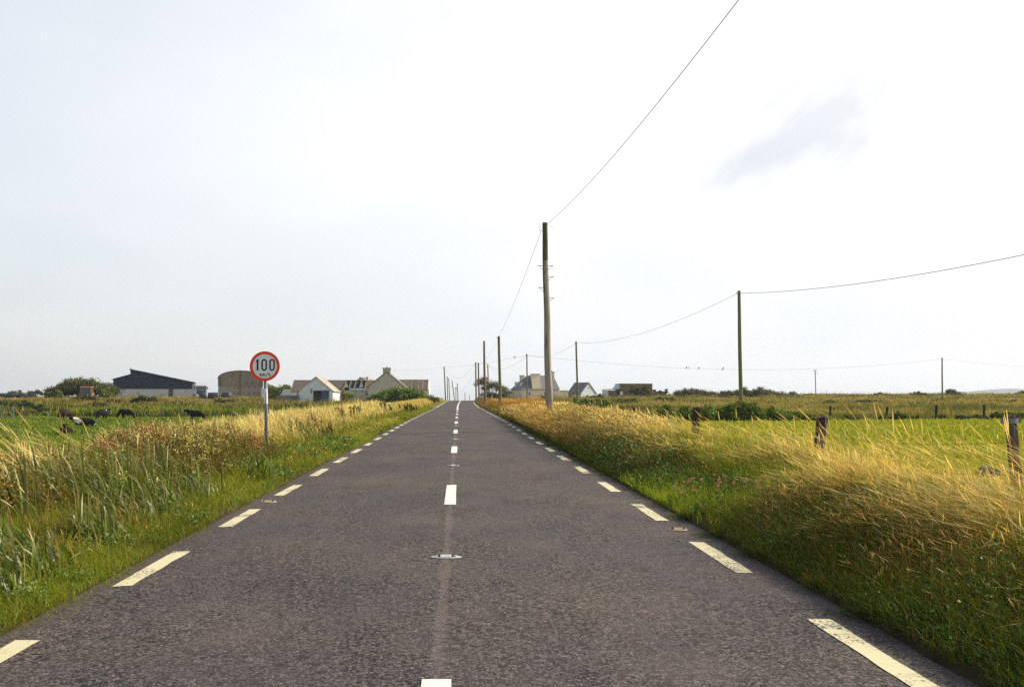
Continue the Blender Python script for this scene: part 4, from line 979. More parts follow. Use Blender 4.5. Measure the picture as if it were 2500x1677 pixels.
# bushes within rough ground right
bl = [('green scrub strip between the big pole and the blue shed', 1396, 1500, 966, 990, 120, 5, 4200, HED[:2]+GOR[1:3]),
      ('green tussock below the brown roofless building', 1496, 1560, 970, 984, 160, 3, 1800, GOR[1:]),
      ('rounded dark rush clump on the near right bank', 1565, 1680, 1058, 1105, 23.5, 4, 9000, [(.06,.075,.02),(.10,.11,.03),(.14,.14,.04)])]
for (lb, a_, b_, yt, yb, Y, nb_, n_, cl_) in bl: bushpx(lb, a_, b_, yt, yb, Y, cl_, nb_, n_, name='scrub_clump', leaf=(.045 if Y < 30 else None), depth=(1.0 if Y < 30 else 4))

bl = [('olive scrub clump in rough ground left of the bramble hedge', 1500, 1560, 985, 1004, 104, 3, 2200),
      ('low olive scrub right above the bramble hedge crest', 1850, 1900, 978, 990, 150, 3, 1600),
      ('small dark scrub midway between the hedge pole and the far pole', 2010, 2042, 976, 986, 165, 2, 1100),
      ('broad low scrub patch beyond the two leftmost far posts', 2080, 2170, 975, 987, 170, 4, 2600),
      ('dark scrub patch under the lone horizon pole', 2270, 2330, 972, 984, 185, 3, 2000),
      ('scrub strip near the right edge below the horizon', 2400, 2490, 974, 986, 175, 4, 2400),
      ('olive bushes on the near slope right of the brown building', 1600, 1650, 968, 982, 190, 3, 1800)]
for (lb, a_, b_, yt, yb, Y, nb_, n_) in bl: bushpx(lb, a_, b_, yt, yb, Y, DUL+GOR[:1], nb_, n_, group='scrub clumps on the right hand rough ground', name='scrub_clump', depth=3, rag=.4)
bl = [('scrub clump on the left slope below the shed door', 400, 446, 974, 990, 192, 3, 2200), ('low scrub on the slope below the arched barn', 520, 580, 972, 984, 194, 3, 2200),
      ('small scrub between the gorse mound and the round slope bush', 262, 300, 970, 984, 193, 2, 1500), ('scrub tuft behind the standing black cow', 226, 262, 980, 996, 182, 2, 1400)]
for (lb, a_, b_, yt, yb, Y, nb_, n_) in bl: bushpx(lb, a_, b_, yt, yb, Y, DUL+GOR[:2], nb_, n_, group='scrub clumps on the left slope', name='scrub_clump', depth=3, rag=.4)

# ---------------------------------------------------------------- poles and wires
def pole(px_t, py_t, px_b, Y, label, mat, r0=.14, r1=.10, group='wooden poles', dark=None, z0=None):
    top = P(px_t, py_t, Y); bx = P(px_b, 975, Y).x; zb = float(H(bx, Y)) if z0 is None else z0
    o = thing('utility_pole', label, 'utility pole', (bx, Y, zb), 0, group)
    n = 9; L_ = top.z-zb; pts = [(0,0,-.4)]; rd = [r0]
    for i in range(1, n+1):
        f_ = i/n; pts.append(((top.x-bx)*f_+.012*math.sin(f_*7+px_t), .01*math.cos(f_*5+px_t), L_*f_)); rd.append(r0+(r1-r0)*f_)
    if dark:
        k = int(n*dark)
        MB().tube(pts[:k+1], rd[:k+1], 14).build('shaft', mat, o, smooth=False)
        MB().tube(pts[k:], [r_+.0015 for r_ in rd[k:]], 14).build('shaft_top', M['pole_top'], o)
    else:
        MB().tube(pts, rd, 12).build('shaft', mat, o)
    return o, top
def step(o, z, side, r, w=.19):
    MB().tube([(side*r*.8,0,z),(side*(r+w),0,z+.005),(side*(r+w),0,z+.03)], .011, 6).tube([(side*(r+w*.8),0,z-.005),(side*r*.9,0,z-.16)], .008, 6).build('climbing_step', M['galv'], o)
def insul(o, x, z, y=0):
    MB().tube([(x*.3,y,z-.03),(x,y,z-.03),(x,y,z+.05)], .012, 6).tube([(x,y,z+.02),(x,y,z+.05),(x,y,z+.09),(x,y,z+.11)], [.03,.04,.035,.02], 8).build('insulator', M['signw'], o)
GP = 'poles along the right side of the road'
big, bigT = pole(1329.5, 544, 1341.5, 44, 'tallest near grey wooden pole with climbing steps in the orange flowers', M['pole'], .165, .105, GP, dark=.999)
for c in list(big.children): bpy.data.objects.remove(c, do_unlink=True)
n = 16; L_ = bigT.z-big.location.z; dxp = bigT.x-big.location.x
pts = [(dxp*max(i,0)/n+.012*math.sin(i*.9), .008*math.cos(i), (L_*i/n if i > 0 else -.4)) for i in range(n+1)]; rd = [.160+(.105-.160)*i/n for i in range(n+1)]
MB().tube(pts[:14], rd[:14], 16).build('shaft', M['pole'], big); MB().tube(pts[13:], [r_+.001 for r_ in rd[13:]], 16).build('shaft_top', M['pole_top'], big)
for py, s_ in ((649.4,-1),(649.4,1),(676,1),(702.7,-1),(728,1)):
    z = P(1335, py, 44).z-big.location.z; f_ = z/L_; mbx = dxp*f_
    st = MB().tube([(mbx+s_*.10,0,z),(mbx+s_*.30,0,z+.004)], .012, 6).tube([(mbx+s_*.30,0,z-.02),(mbx+s_*.30,0,z+.03)], .016, 6).tube([(mbx+s_*.27,0,z-.005),(mbx+s_*.11,0,z-.17)], .008, 6).build('climbing_step', M['galv'], big)
MB().tube([(dxp-.13,-.1,L_-.33),(dxp-.2,-.05,L_-.12),(dxp-.25,0,L_-.2),(dxp-.2,.05,L_-.33),(dxp-.1,0,L_-.36)], .006, 5).build('wire_loop', M['wire'], big)
MB().tube([(dxp+.1,-.1,L_-.10),(dxp+.25,-.1,L_-.16),(dxp+.36,-.1,L_-.25)], .005, 5).build('wire_end', M['wire'], big)
pb, tb = pole(1218, 820.7, 1221.5, 104, 'dark green pole in front of the wind bent tree', M['pole_green'], .15, .12, GP)
pa, ta = pole(1181.7, 832.3, 1184.4, 138, 'reddish brown pole with short steps left of the dark green one', M['pole_brown'], .16, .125, GP)
for z, s_ in ((5.6,-1),(5.6,1),(5.15,1),(4.7,-1)): step(pa, z, s_, .13)
pc, tc_ = pole(1161.4, 883.9, 1162.6, 196, 'leftmost thin pole of the close pair at the tree edge', M['pole_green'], .15, .12, GP)
pd, td = pole(1168, 885.3, 1169.6, 186, 'right pole of the close pair at the tree edge', M['pole_brown'], .15, .12, GP)
pe, te = pole(1191, 888.6, 1192.4, 236, 'thin pole rising from behind the wind bent tree', M['pole_green'], .15, .12, 'poles of the line crossing the fields')
pf, tf = pole(1286.4, 864, 1287.2, 186, 'thin green pole in front of the cream house', M['pole_green'], .13, .11, 'poles of the line crossing the fields')
pg, tg = pole(1406.5, 833.6, 1410.7, 150, 'green pole in front of the blue gabled shed', M['pole_green'], .15, .12, 'poles of the line crossing the fields')
ph, th = pole(1804, 710, 1809, 84, 'green pole standing behind the bramble hedge', M['pole_green'], .175, .13, 'poles of the line crossing the fields')
pr1, tr1 = pole(2300, 873.6, 2300.5, 215, 'lone pole on the horizon at the far right', M['pole_brown'], .17, .13, 'far poles on the right')
pr2, tr2 = pole(1990, 902.5, 1992, 330, 'distant pole with two crossarms between the right hand poles', M['pole_brown'], .15, .12, 'far poles on the right')
MB().box(-.9,.9,-.06,.06,8.9,9.0) ; zt = tr2.z-pr2.location.z
MB().box(-.75,.6,-.05,.05,zt-.45,zt-.35).tube([(-.72,0,zt-.4),(-.72,0,zt+.1)], .04, 6).tube([(.45,0,zt-.4),(.45,0,zt+.1)], .04, 6).build('crossarm', M['pole_brown'], pr2)
MB().box(-.55,.85,-.05,.05,zt-1.25,zt-1.13).build('crossarm', M['pole_brown'], pr2)
GL = 'far poles left of the road beyond the crest'
L1, tl1 = pole(1084.2, 894.8, 1088, 242, 'tallest of the thin poles left of the road crest', M['pole_green'], .15, .12, GL)
L2, tl2 = pole(1091.7, 918.9, 1093.5, 340, 'second thin pole from the left beyond the road crest', M['pole_green'], .16, .13, GL)
L3, tl3 = pole(1095.3, 923.4, 1098.8, 365, 'third thin pole from the left beyond the road crest', M['pole_green'], .16, .13, GL)
L4, tl4 = pole(1103.3, 927.5, 1112.2, 390, 'thin pole leaning sharply to the left beyond the road crest', M['pole_brown'], .17, .14, GL)
L5, tl5 = pole(1113, 945, 1113.4, 480, 'small distant pole with crossarms beyond the road crest', M['pole_brown'], .16, .14, GL)
zt = tl5.z-L5.location.z
MB().box(-.9,.9,-.06,.06,zt-.35,zt-.2).build('crossarm', M['pole_brown'], L5); MB().box(-.7,.7,-.06,.06,zt-1.0,zt-.85).build('crossarm', M['pole_brown'], L5)
L6, tl6 = pole(1116.5, 936, 1118.6, 420, 'upright pole just right of the leaning one', M['pole_brown'], .18, .15, GL)
L7, tl7 = pole(1135, 958, 1136.2, 640, 'short far pole standing over the middle of the road crest', M['pole_brown'], .22, .18, GL)
L8, tl8 = pole(1146, 963.8, 1147.4, 780, 'farthest tiny pole at the right of the road crest', M['pole_brown'], .24, .20, GL)
for o_, s_ in ((pb,-1),(pf,-1),(pg,-1),(ph,-1),(pc,-1),(pr1,-1)):
    T_ = {pb:tb,pf:tf,pg:tg,ph:th,pc:tc_,pr1:tr1}[o_]
    insul(o_, (T_.x-o_.location.x)+s_*.19, T_.z-o_.location.z-.22)

def wpt(a, b, sag, t): 
    p = a.lerp(b, t); p.z -= 4*sag*t*(1-t); return p
def wire(a, b, sag, label, r=.008, n=28, group='overhead wires', mat='wire'):
    a, b = Vector(a), Vector(b); o_ = a.copy()
    pts = [wpt(a, b, sag, i/n)-o_ for i in range(n+1)]
    o = MB().tube(pts, r, 5, cap=False).build('overhead_wire', M[mat], None, smooth=True); o.location = o_
    return tag(o, label, 'wire', group)
dn = Vector((0,0,-.2))
wire(bigT+Vector((.02,-.1,-.15)), (5.35,-10,9.3), 1.05, 'thin wire climbing from the top of the tallest pole to the upper right', .0075)
wire(bigT+Vector((-.12,.1,-.3)), tb+Vector((-.1,0,-.2)), .35, 'faint wire dropping from the tallest pole toward the dark green pole', .008)
wire(tb+dn, td+dn, .7, 'faint wire from the dark green pole down to the close pair', .008)
wire(th+dn+Vector((-.1,0,0)), tg+dn, 1.15, 'sagging wire between the two green poles on the right', .014)
wire(th+dn+Vector((.1,0,0)), (31,10,10.2), 1.75, 'thick twisted wire running off the right edge from the hedge pole', .017)
wire(tg+dn, tf+dn, 1.0, 'sagging wire from the blue shed pole to the cream house pole', .014)
wire(tf+dn, te+dn, 1.6, 'sagging wire from the cream house pole to the pole behind the tree', .016)
wire(te+dn, P(1268, 926, 256), .8, 'faint wire from the pole behind the tree down to the cream house', .010)
wire(tf+dn, P(1256, 918, 262), .2, 'faint straight wire from the thin green pole to the cream house', .008)
W1a = (tf+dn, tr1+dn, 2.4)
wire(*W1a, 'long level wire with perched birds crossing the right hand sky', .014, 60)
wire(tr1+dn, P(2760, 884, 250), 1.4, 'wire leaving the lone horizon pole to the right edge', .015)
W1b = (tl1+dn, tf+dn, .35)
wire(*W1b, 'long rising wire from the left roadside pole to the cream house pole', .013, 40)
wire(P(955, 903.5, 213), tl1+dn, .25, 'wire from the farmhouse chimney to the tallest left pole', .013)
wire(tc_+dn, tl1+dn, 2.6, 'sagging wire over the road between left and right far poles', .012)
wire(td+dn, tl2+dn, 4.8, 'lowest sagging wire over the road crest', .014)

# birds on the wire
M['bird'] = pmat('dark_plumage', (.03,.028,.03), (.05,.045,.045), 20, rough=.7)
def skin(name, pts, edges, rads, mat, parent=None, sub=1, root=0):
    me = bpy.data.meshes.new(name); me.from_pydata([tuple(p) for p in pts], edges, [])
    o = bpy.data.objects.new(name, me); col.objects.link(o)
    md = o.modifiers.new('skin', 'SKIN'); md.use_smooth_shade = True
    sv = me.skin_vertices[0].data
    for i, r_ in enumerate(rads):
        sv[i].radius = (r_, r_) if isinstance(r_, (int, float)) else r_
        sv[i].use_root = (i == root)
    if sub: s_ = o.modifiers.new('sub', 'SUBSURF'); s_.levels = sub; s_.render_levels = sub
    dg = bpy.context.evaluated_depsgraph_get(); dg.update()
    m2 = bpy.data.meshes.new_from_object(o.evaluated_get(dg)); m2.name = name
    bpy.data.objects.remove(o, do_unlink=True)
    m2.polygons.foreach_set('use_smooth', [True]*len(m2.polygons))
    m2.materials.clear()
    return link(name, m2, mat, parent)
def onwire(W, px):
    a, b, s_ = W; best = min((abs((lambda p: 1250+FPX*((CAMM.transposed()@(p-Vector((0,0,EYE)))).x/-(CAMM.transposed()@(p-Vector((0,0,EYE)))).z))(wpt(a,b,s_,t/2000))-px), t) for t in range(2001))
    return wpt(a, b, s_, best[1]/2000)
for W, px, lb, fl in ((W1a,1676,'leftmost dark bird of the four perched on the long wire',1),(W1a,1682.5,'tiny bird crouched next to the leftmost one on the wire',.7),(W1a,1706,'bird in the middle of the four on the long wire',1),(W1a,1765,'bird nearest the hedge pole on the long wire',1.15),(W1b,1256.6,'single bird on the wire left of the cream house pole',1)):
    p = onwire(W, px); r_ = .20*fl
    o = thing('perched_bird', lb, 'bird', p, 0, 'birds on the overhead wire')
    skin('body', [(.0,0,r_*.35),(.25*r_,0,r_*.9),(.42*r_,0,r_*1.5),(.75*r_,0,r_*1.6),(-.45*r_,0,-r_*.1),(-.8*r_,0,-r_*.9)], [(0,1),(1,2),(2,3),(0,4),(4,5)], [r_*.45,r_*.48,r_*.33,r_*.06,r_*.28,r_*.12], M['bird'], o)
# ---------------------------------------------------------------- fences and gates
def post(o, x, y, zt, zb, r, lean=(0,0), mat='post', n=9, seed=0):
    rr = random.Random(seed); mb = MB(); K = 7; vs = []
    prof = [1+rr.uniform(-.16,.16) for _ in range(n)]
    for j in range(K):
        f_ = j/(K-1); z = zb+(zt-zb)*f_
        for k in range(n):
            a_ = 2*math.pi*k/n; q_ = r*prof[k]*(1+rr.uniform(-.04,.04))*(1.06-.10*f_)
            zz = z+(rr.uniform(-.012,.02) if j == K-1 else 0)
            vs.append((x+lean[0]*f_+q_*math.cos(a_), y+lean[1]*f_+q_*math.sin(a_), zz))
    fs = [tuple(range(n-1,-1,-1)), tuple((K-1)*n+k for k in range(n))]
    for j in range(K-1):
        for k in range(n): fs.append((j*n+k, j*n+(k+1)%n, (j+1)*n+(k+1)%n, (j+1)*n+k))
    return mb.add(vs, fs).build('post', M[mat], o)
def barbed(mb, a, b, sag=.04, r=.003, n=16):
    a, b = Vector(a), Vector(b); pts = []
    for i in range(n+1):
        t = i/n; p = a.lerp(b, t); p.z -= 4*sag*t*(1-t); pts.append(p)
    mb.tube(pts, r, 5, cap=False)
    m_ = int((b-a).length/.12)
    for i in range(m_):
        t = (i+.5)/m_; p = a.lerp(b, t); p.z -= 4*sag*t*(1-t)
        mb.tube([p+Vector((-.004,0,-.018)), p+Vector((.004,0,.018))], .0016, 4)
fo = thing('wire_fence', 'old wooden post and barbed wire fence along the right hand bank', 'fence', (5.7, 17, 0))
def rel(p): return Vector(p)-Vector(fo.location)
# posts from the photograph: top px, py, distance
t1 = P(1700, 996, 25); t2 = P(2008, 1019, 16.6); t3 = P(2464, 1014, 11.1)
for t_, dz, r_, ln_, mt, sd in ((t1,1.1,.088,(.06,0),'post',1),(t2,1.1,.088,(.11,0),'post',2),(t3,1.25,.058,(-.10,.02),'post_pale',3)):
    q_ = rel(t_); zb = float(H(t_.x, t_.y))-.3-fo.location.z
    post(fo, q_.x-ln_[0], q_.y-ln_[1], q_.z, zb, r_, ln_, mt, 11, sd)
st = MB(); q3 = rel(t3)
for k in range(14):
    a0, a1 = 2*math.pi*k/14, 2*math.pi*(k+1)/14; rr_ = .078; z0_, z1_ = q3.z-.085, q3.z-.035
    st.hull8([(q3.x+rr_*math.cos(a0),q3.y+rr_*math.sin(a0),z0_),(q3.x+rr_*math.cos(a1),q3.y+rr_*math.sin(a1),z0_),(q3.x+rr_*math.cos(a1),q3.y+rr_*math.sin(a1),z1_),(q3.x+rr_*math.cos(a0),q3.y+rr_*math.sin(a0),z1_)],
             [(q3.x+(rr_+.008)*math.cos(a0),q3.y+(rr_+.008)*math.sin(a0),z0_),(q3.x+(rr_+.008)*math.cos(a1),q3.y+(rr_+.008)*math.sin(a1),z0_),(q3.x+(rr_+.008)*math.cos(a1),q3.y+(rr_+.008)*math.sin(a1),z1_),(q3.x+(rr_+.008)*math.cos(a0),q3.y+(rr_+.008)*math.sin(a0),z1_)])
st.hull8([(q3.x+.05,q3.y-.04,q3.z-.08),(q3.x+.115,q3.y-.03,q3.z-.075),(q3.x+.115,q3.y-.03,q3.z-.03),(q3.x+.05,q3.y-.04,q3.z-.03)], [(q3.x+.05,q3.y+.02,q3.z-.08),(q3.x+.115,q3.y+.03,q3.z-.075),(q3.x+.115,q3.y+.03,q3.z-.03),(q3.x+.05,q3.y+.02,q3.z-.03)])
st.build('metal_strap', M['galv'], fo)
for dz_ in (.28, .62):
    mb = MB(); barbed(mb, rel(t1)-Vector((-.05,.08,dz_)), rel(t2)-Vector((.05,.08,dz_*.9)), .16); barbed(mb, rel(t2)-Vector((-.05,.08,dz_)), rel(t3)-Vector((.0,.08,dz_)), .07)
    barbed(mb, rel(t1)-Vector((.05,.08,dz_)), rel((5.6, 33, 1.35))-Vector((0,0,dz_)), .10)
    mb.build('barbed_wire', M['rust'], fo)
# far boundary fence
ff = thing('wire_fence', 'weathered far fence posts on the boundary behind the meadow', 'fence', atpx(2160, 86))
fps = [(2028,991,2026),(2167,992,2161),(2286,989,2283),(2403,988,2402),(2530,990,2529)]
prev = None
for i, (xt, yt, xb) in enumerate(fps):
    a_ = P(xt, yt, 86); b_ = P(xb, 1020, 86); zb = float(H(b_.x, 86))-.3
    q_ = a_-Vector(ff.location)
    post(ff, q_.x-(a_.x-b_.x), 0, q_.z, zb-ff.location.z, .105, (a_.x-b_.x, 0), 'post', 8, 10+i)
    if prev is not None:
        for dz_ in (.25,.6): MB().tube([prev-Vector((0,0,dz_)), (prev+q_)/2-Vector((0,0,dz_+.05)), q_-Vector((0,0,dz_))], .006, 4).build('wire_strand', M['rust'], ff)
    prev = q_
# stakes in the pasture on the left
for (xt, yt, yb, Y, lb) in ((324.5,994,1008,163,'thin pale stake behind the black bullock in the pasture'),(392,994,1008,163,'thin pale stake far along the back of the pasture'),(60,998,1014,150,'short pale gate stump at the left back of the pasture')):
    a_ = P(xt, yt, Y); zb = float(H(a_.x, Y)); o = thing('stake', lb, 'fence stake', (a_.x, Y, zb), 0, 'stakes at the back of the left pasture')
    post(o, 0, 0, a_.z-zb, -.3, .07, (0,0), 'post_pale', 6, int(xt))
# field gate left
def gate(name, label, px0, px1, py0, py1, Y, posts, rails=(0,.33,.66,1), mat='galv'):
    a_, b_ = P(px0, py0, Y), P(px1, py0, Y); zb = P(px0, py1, Y).z
    o = thing(name, label, 'gate', (a_.x, Y, zb)); w, h = b_.x-a_.x, a_.z-zb
    for f_ in rails: MB().tube([(0,0,h*f_),(w,0,h*f_)], .035, 6).build('rail', M[mat], o)
    for f_ in posts: MB().tube([(w*f_,0,-.4),(w*f_,0,h+.05)], .05, 6).build('upright', M[mat], o)
    return o
gate('field_gate', 'grey tubular field gate at the left edge of the pasture', -50, 33, 992.5, 1018, 148, (0,.5,1))
gate('field_gate', 'low grey rail gate beyond the bramble hedge', 1742, 1802, 975.5, 984, 205, (0,1), (.3,1))

# ---------------------------------------------------------------- speed sign
Ys = 25.0
c0 = P(647, 894, Ys); b0 = P(652.5, 1045, Ys); zb = float(H(b0.x, Ys))
R0 = 36.0*Ys/FPX
so = thing('speed_limit_sign', 'round red rimmed 100 km/h speed limit sign on a grey post', 'road sign', (b0.x, Ys, zb))
cz = c0.z-zb; cxs = c0.x-b0.x; slope = cxs/cz
MB().tube([(0,.03,-.5),(cxs*.5,.03,cz*.5),(cxs*1.12,.03,cz*1.12)], .043, 16).build('post', M['galv'], so, smooth=True)
def disc(r0, r1, y0, y1, n=64, cx_=0, cz_=0):
    mb = MB(); vs = []; fs = []
    for k in range(n):
        a_ = 2*math.pi*k/n; c_, s_ = math.cos(a_), math.sin(a_)
        vs += [(cx_+r0*c_, y0, cz_+r0*s_), (cx_+r1*c_, y0, cz_+r1*s_), (cx_+r1*c_, y1, cz_+r1*s_), (cx_+r0*c_, y1, cz_+r0*s_)]
    for k in range(n):
        j = (k+1) % n
        for i in range(4): fs.append((k*4+i, k*4+(i+1)%4, j*4+(i+1)%4, j*4+i))
    return mb.add(vs, fs)
yf = -.030
bp_ = disc(.001, R0*.995, yf+.002, yf+.010, 64, cxs, cz).build('back_plate', M['galv'], so)
disc(.001, R0*.82, yf-.001, yf+.0015, 64, cxs, cz).build('sign_face', M['signw'], so)
disc(R0*.805, R0, yf-.003, yf+.0015, 64, cxs, cz).build('red_ring', M['red'], so)
def stroke(mb, pts, w, y, th=.002, closed=False):
    P2 = [Vector((p[0], p[1])) for p in pts]; n = len(P2)
    Lq, Rq = [], []
    for i in range(n):
        a_ = P2[(i-1) % n] if (closed or i > 0) else P2[i]; b_ = P2[(i+1) % n] if (closed or i < n-1) else P2[i]
        d_ = (b_-a_).normalized(); nn = Vector((-d_.y, d_.x))
        # widen at corners
        d1 = (P2[i]-a_); d2 = (b_-P2[i]); k_ = 1
        if d1.length > 1e-6 and d2.length > 1e-6: k_ = 1/max(.5, math.sqrt(max(0, (1+d1.normalized().dot(d2.normalized()))/2)))
        Lq.append(P2[i]+nn*w/2*k_); Rq.append(P2[i]-nn*w/2*k_)
    m_ = n if closed else n-1
    for i in range(m_):
        j = (i+1) % n
        mb.hull8([(Lq[i].x,y-th,Lq[i].y),(Lq[j].x,y-th,Lq[j].y),(Rq[j].x,y-th,Rq[j].y),(Rq[i].x,y-th,Rq[i].y)], [(Lq[i].x,y,Lq[i].y),(Lq[j].x,y,Lq[j].y),(Rq[j].x,y,Rq[j].y),(Rq[i].x,y,Rq[i].y)])
def arc(cx_, cz_, rx, rz, a0, a1, n=10): return [(cx_+rx*math.cos(R(a0+(a1-a0)*i/n)), cz_+rz*math.sin(R(a0+(a1-a0)*i/n))) for i in range(n+1)]
s1 = R0/36.0        # metres per photo pixel at the sign
def SP(zx, zy):     # crop pixel (5.567 x, origin 420,840) to sign coordinates
    return (cxs+((zx/5.567+420)-647)*s1, cz-((zy/5.567+840)-894)*s1)
mb = MB(); yl2 = yf-.0015
def sc2(pts): return [SP(*p) for p in pts]
W0 = 19/5.567*s1
stroke(mb, sc2([(1144,241),(1160,232),(1168,215)]), W0*.8, yl2); stroke(mb, sc2([(1168,208),(1168,358)]), W0*1.25, yl2-.0006)
for x0_, x1_ in ((1228,1283),(1333,1388)):
    xm_ = (x0_+x1_)/2; rx = (x1_-x0_)/2
    ring = [(xm_+rx*math.cos(R(a_)), 241-rx*math.sin(R(a_))) for a_ in range(0, 181, 15)] + [(xm_-rx*math.cos(R(a_)), 325+rx*math.sin(R(a_))) for a_ in range(0, 181, 15)]
    stroke(mb, sc2(ring), W0*1.05, yl2, closed=True)
mb.build('number', M['black'], so)
mb = MB(); w_ = 8/5.567*s1
stroke(mb, sc2([(1203,390),(1203,434)]), w_, yl2); stroke(mb, sc2([(1222,404),(1204,419)]), w_, yl2-.0004); stroke(mb, sc2([(1208,416),(1224,434)]), w_, yl2-.0008)
stroke(mb, sc2([(1234,434),(1234,404)]), w_, yl2); stroke(mb, sc2([(1234,412),(1240,405),(1248,407),(1250,415),(1250,434)]), w_, yl2-.0004); stroke(mb, sc2([(1250,412),(1256,405),(1264,407),(1267,415),(1267,434)]), w_, yl2-.0008)
stroke(mb, sc2([(1280,442),(1305,386)]), w_, yl2)
stroke(mb, sc2([(1318,390),(1318,434)]), w_, yl2); stroke(mb, sc2([(1318,414),(1325,405),(1334,407),(1338,415),(1338,434)]), w_, yl2-.0004)
mb.build('unit_text', M['black'], so)
# number sticker on the post
def postx(z): return slope*z
za, zb2 = cz-((840+802/5.567)-894)*s1, cz-((840+600/5.567)-894)*s1
mb = MB(); K = 8; vs = []; fs = []
for j in range(2):
    z = (za, zb2)[j]
    for k in range(K+1):
        a_ = R(-165+150*k/K); vs.append((postx(z)+.0455*math.cos(a_), .03+.0455*math.sin(a_), z))
for k in range(K): fs.append((k, k+1, K+1+k+1, K+1+k))
stk = mb.add(vs, fs).build('number_sticker', M['signw'], so, smooth=True)
mb = MB(); dw = .007; hh_ = .052; ww_ = .030
def dig(ch, zc):
    x0_ = postx(zc); y_ = .03-.0475
    S_ = {'1': [[(-.3,.3),(0,.5),(0,-.5)]], '2': [[(-.5,.25),(-.3,.48),(.2,.5),(.5,.25),(.35,-.05),(-.5,-.5),(.5,-.5)]],
          '6': [[(.45,.4),(.1,.5),(-.35,.3),(-.5,-.15),(-.3,-.48),(.2,-.5),(.48,-.22),(.2,.05),(-.4,-.05)]]}[ch]
    for s_ in S_: stroke(mb, [(x0_+a_*ww_, zc+b_*hh_) for a_, b_ in s_], dw, y_, .001)
for ch, zy in (('1',672),('2',715),('2',748),('6',780)): dig(ch, cz-((840+zy/5.567)-894)*s1)
mb.build('digits', M['black'], stk)
for z_ in (.72, .28):
    MB().box(cxs-.06, cxs+.06, yf+.012, -.012, cz-R0+2*R0*z_-.015, cz-R0+2*R0*z_+.015).build('bracket', M['galv'], so)

# ---------------------------------------------------------------- rock by the strapped post
def rock(name, label, px, py, Y, r, sq=(1,.8,.6), seed=1):
    p = P(px, py, Y); bm = bmesh.new(); bmesh.ops.create_icosphere(bm, subdivisions=3, radius=1)
    rr = np.random.default_rng(seed); pl = [(Vector(v).normalized(), rr.uniform(.6,.95)) for v in rr.normal(size=(9,3))]
    for v in bm.verts:
        for n_, d_ in pl:
            e_ = v.co.dot(n_)-d_
            if e_ > 0: v.co -= n_*e_
        v.co = Vector((v.co.x*r*sq[0], v.co.y*r*sq[1], v.co.z*r*sq[2]))
    me = bpy.data.meshes.new(name); bm.to_mesh(me); bm.free()
    o = link(name, me, M['rock']); o.location = p; return tag(o, label, 'rock')
M['rock'] = pmat('lichened_rock', (.15,.13,.11), (.085,.075,.065), 9, rough=.95, bump=.6, c3=(.08,.07,.06), t3=.58, s3=5)
rock('rock', 'grey boulder showing through the grass by the strapped post', 2412, 1150, 12.2, .13, (1.2,.8,.55))

# ---------------------------------------------------------------- cattle
def hide(name, base, patch, th, seed):
    m, nt, b = nm(name); L = nt.links.new
    t = N(nt, 'ShaderNodeTexCoord'); mp_ = N(nt, 'ShaderNodeMapping'); mp_.inputs['Location'].default_value = (seed, seed*1.7, 0); L(t.outputs['Object'], mp_.inputs[0])
    n_ = N(nt, 'ShaderNodeTexNoise', Scale=1.35, Detail=2.0); L(mp_.outputs[0], n_.inputs['Vector'])
    r = N(nt, 'ShaderNodeValToRGB'); L(n_.outputs[0], r.inputs[0]); r.color_ramp.elements[0].position=th; r.color_ramp.elements[1].position=th+.01
    r.color_ramp.elements[0].color=(*base,1); r.color_ramp.elements[1].color=(*patch,1)
    L(r.outputs[0], b.inputs['Base Color']); b.inputs['Roughness'].default_value=.85; b.inputs['Specular IOR Level'].default_value=.1
    return m
M['cow1'] = hide('black_white_hide', (.012,.011,.011), (.62,.56,.50), .66, 3.1)
M['cow2'] = hide('black_hide', (.010,.009,.010), (.02,.016,.014), .6, 1)
M['cow3'] = hide('brown_hide', (.032,.015,.011), (.05,.02,.014), .6, 2)
M['white_hair'] = pmat('white_hair', (.62,.54,.47), (.5,.43,.37), 5, rough=.9)
M['horn'] = pmat('hoof', (.05,.045,.04), rough=.6)
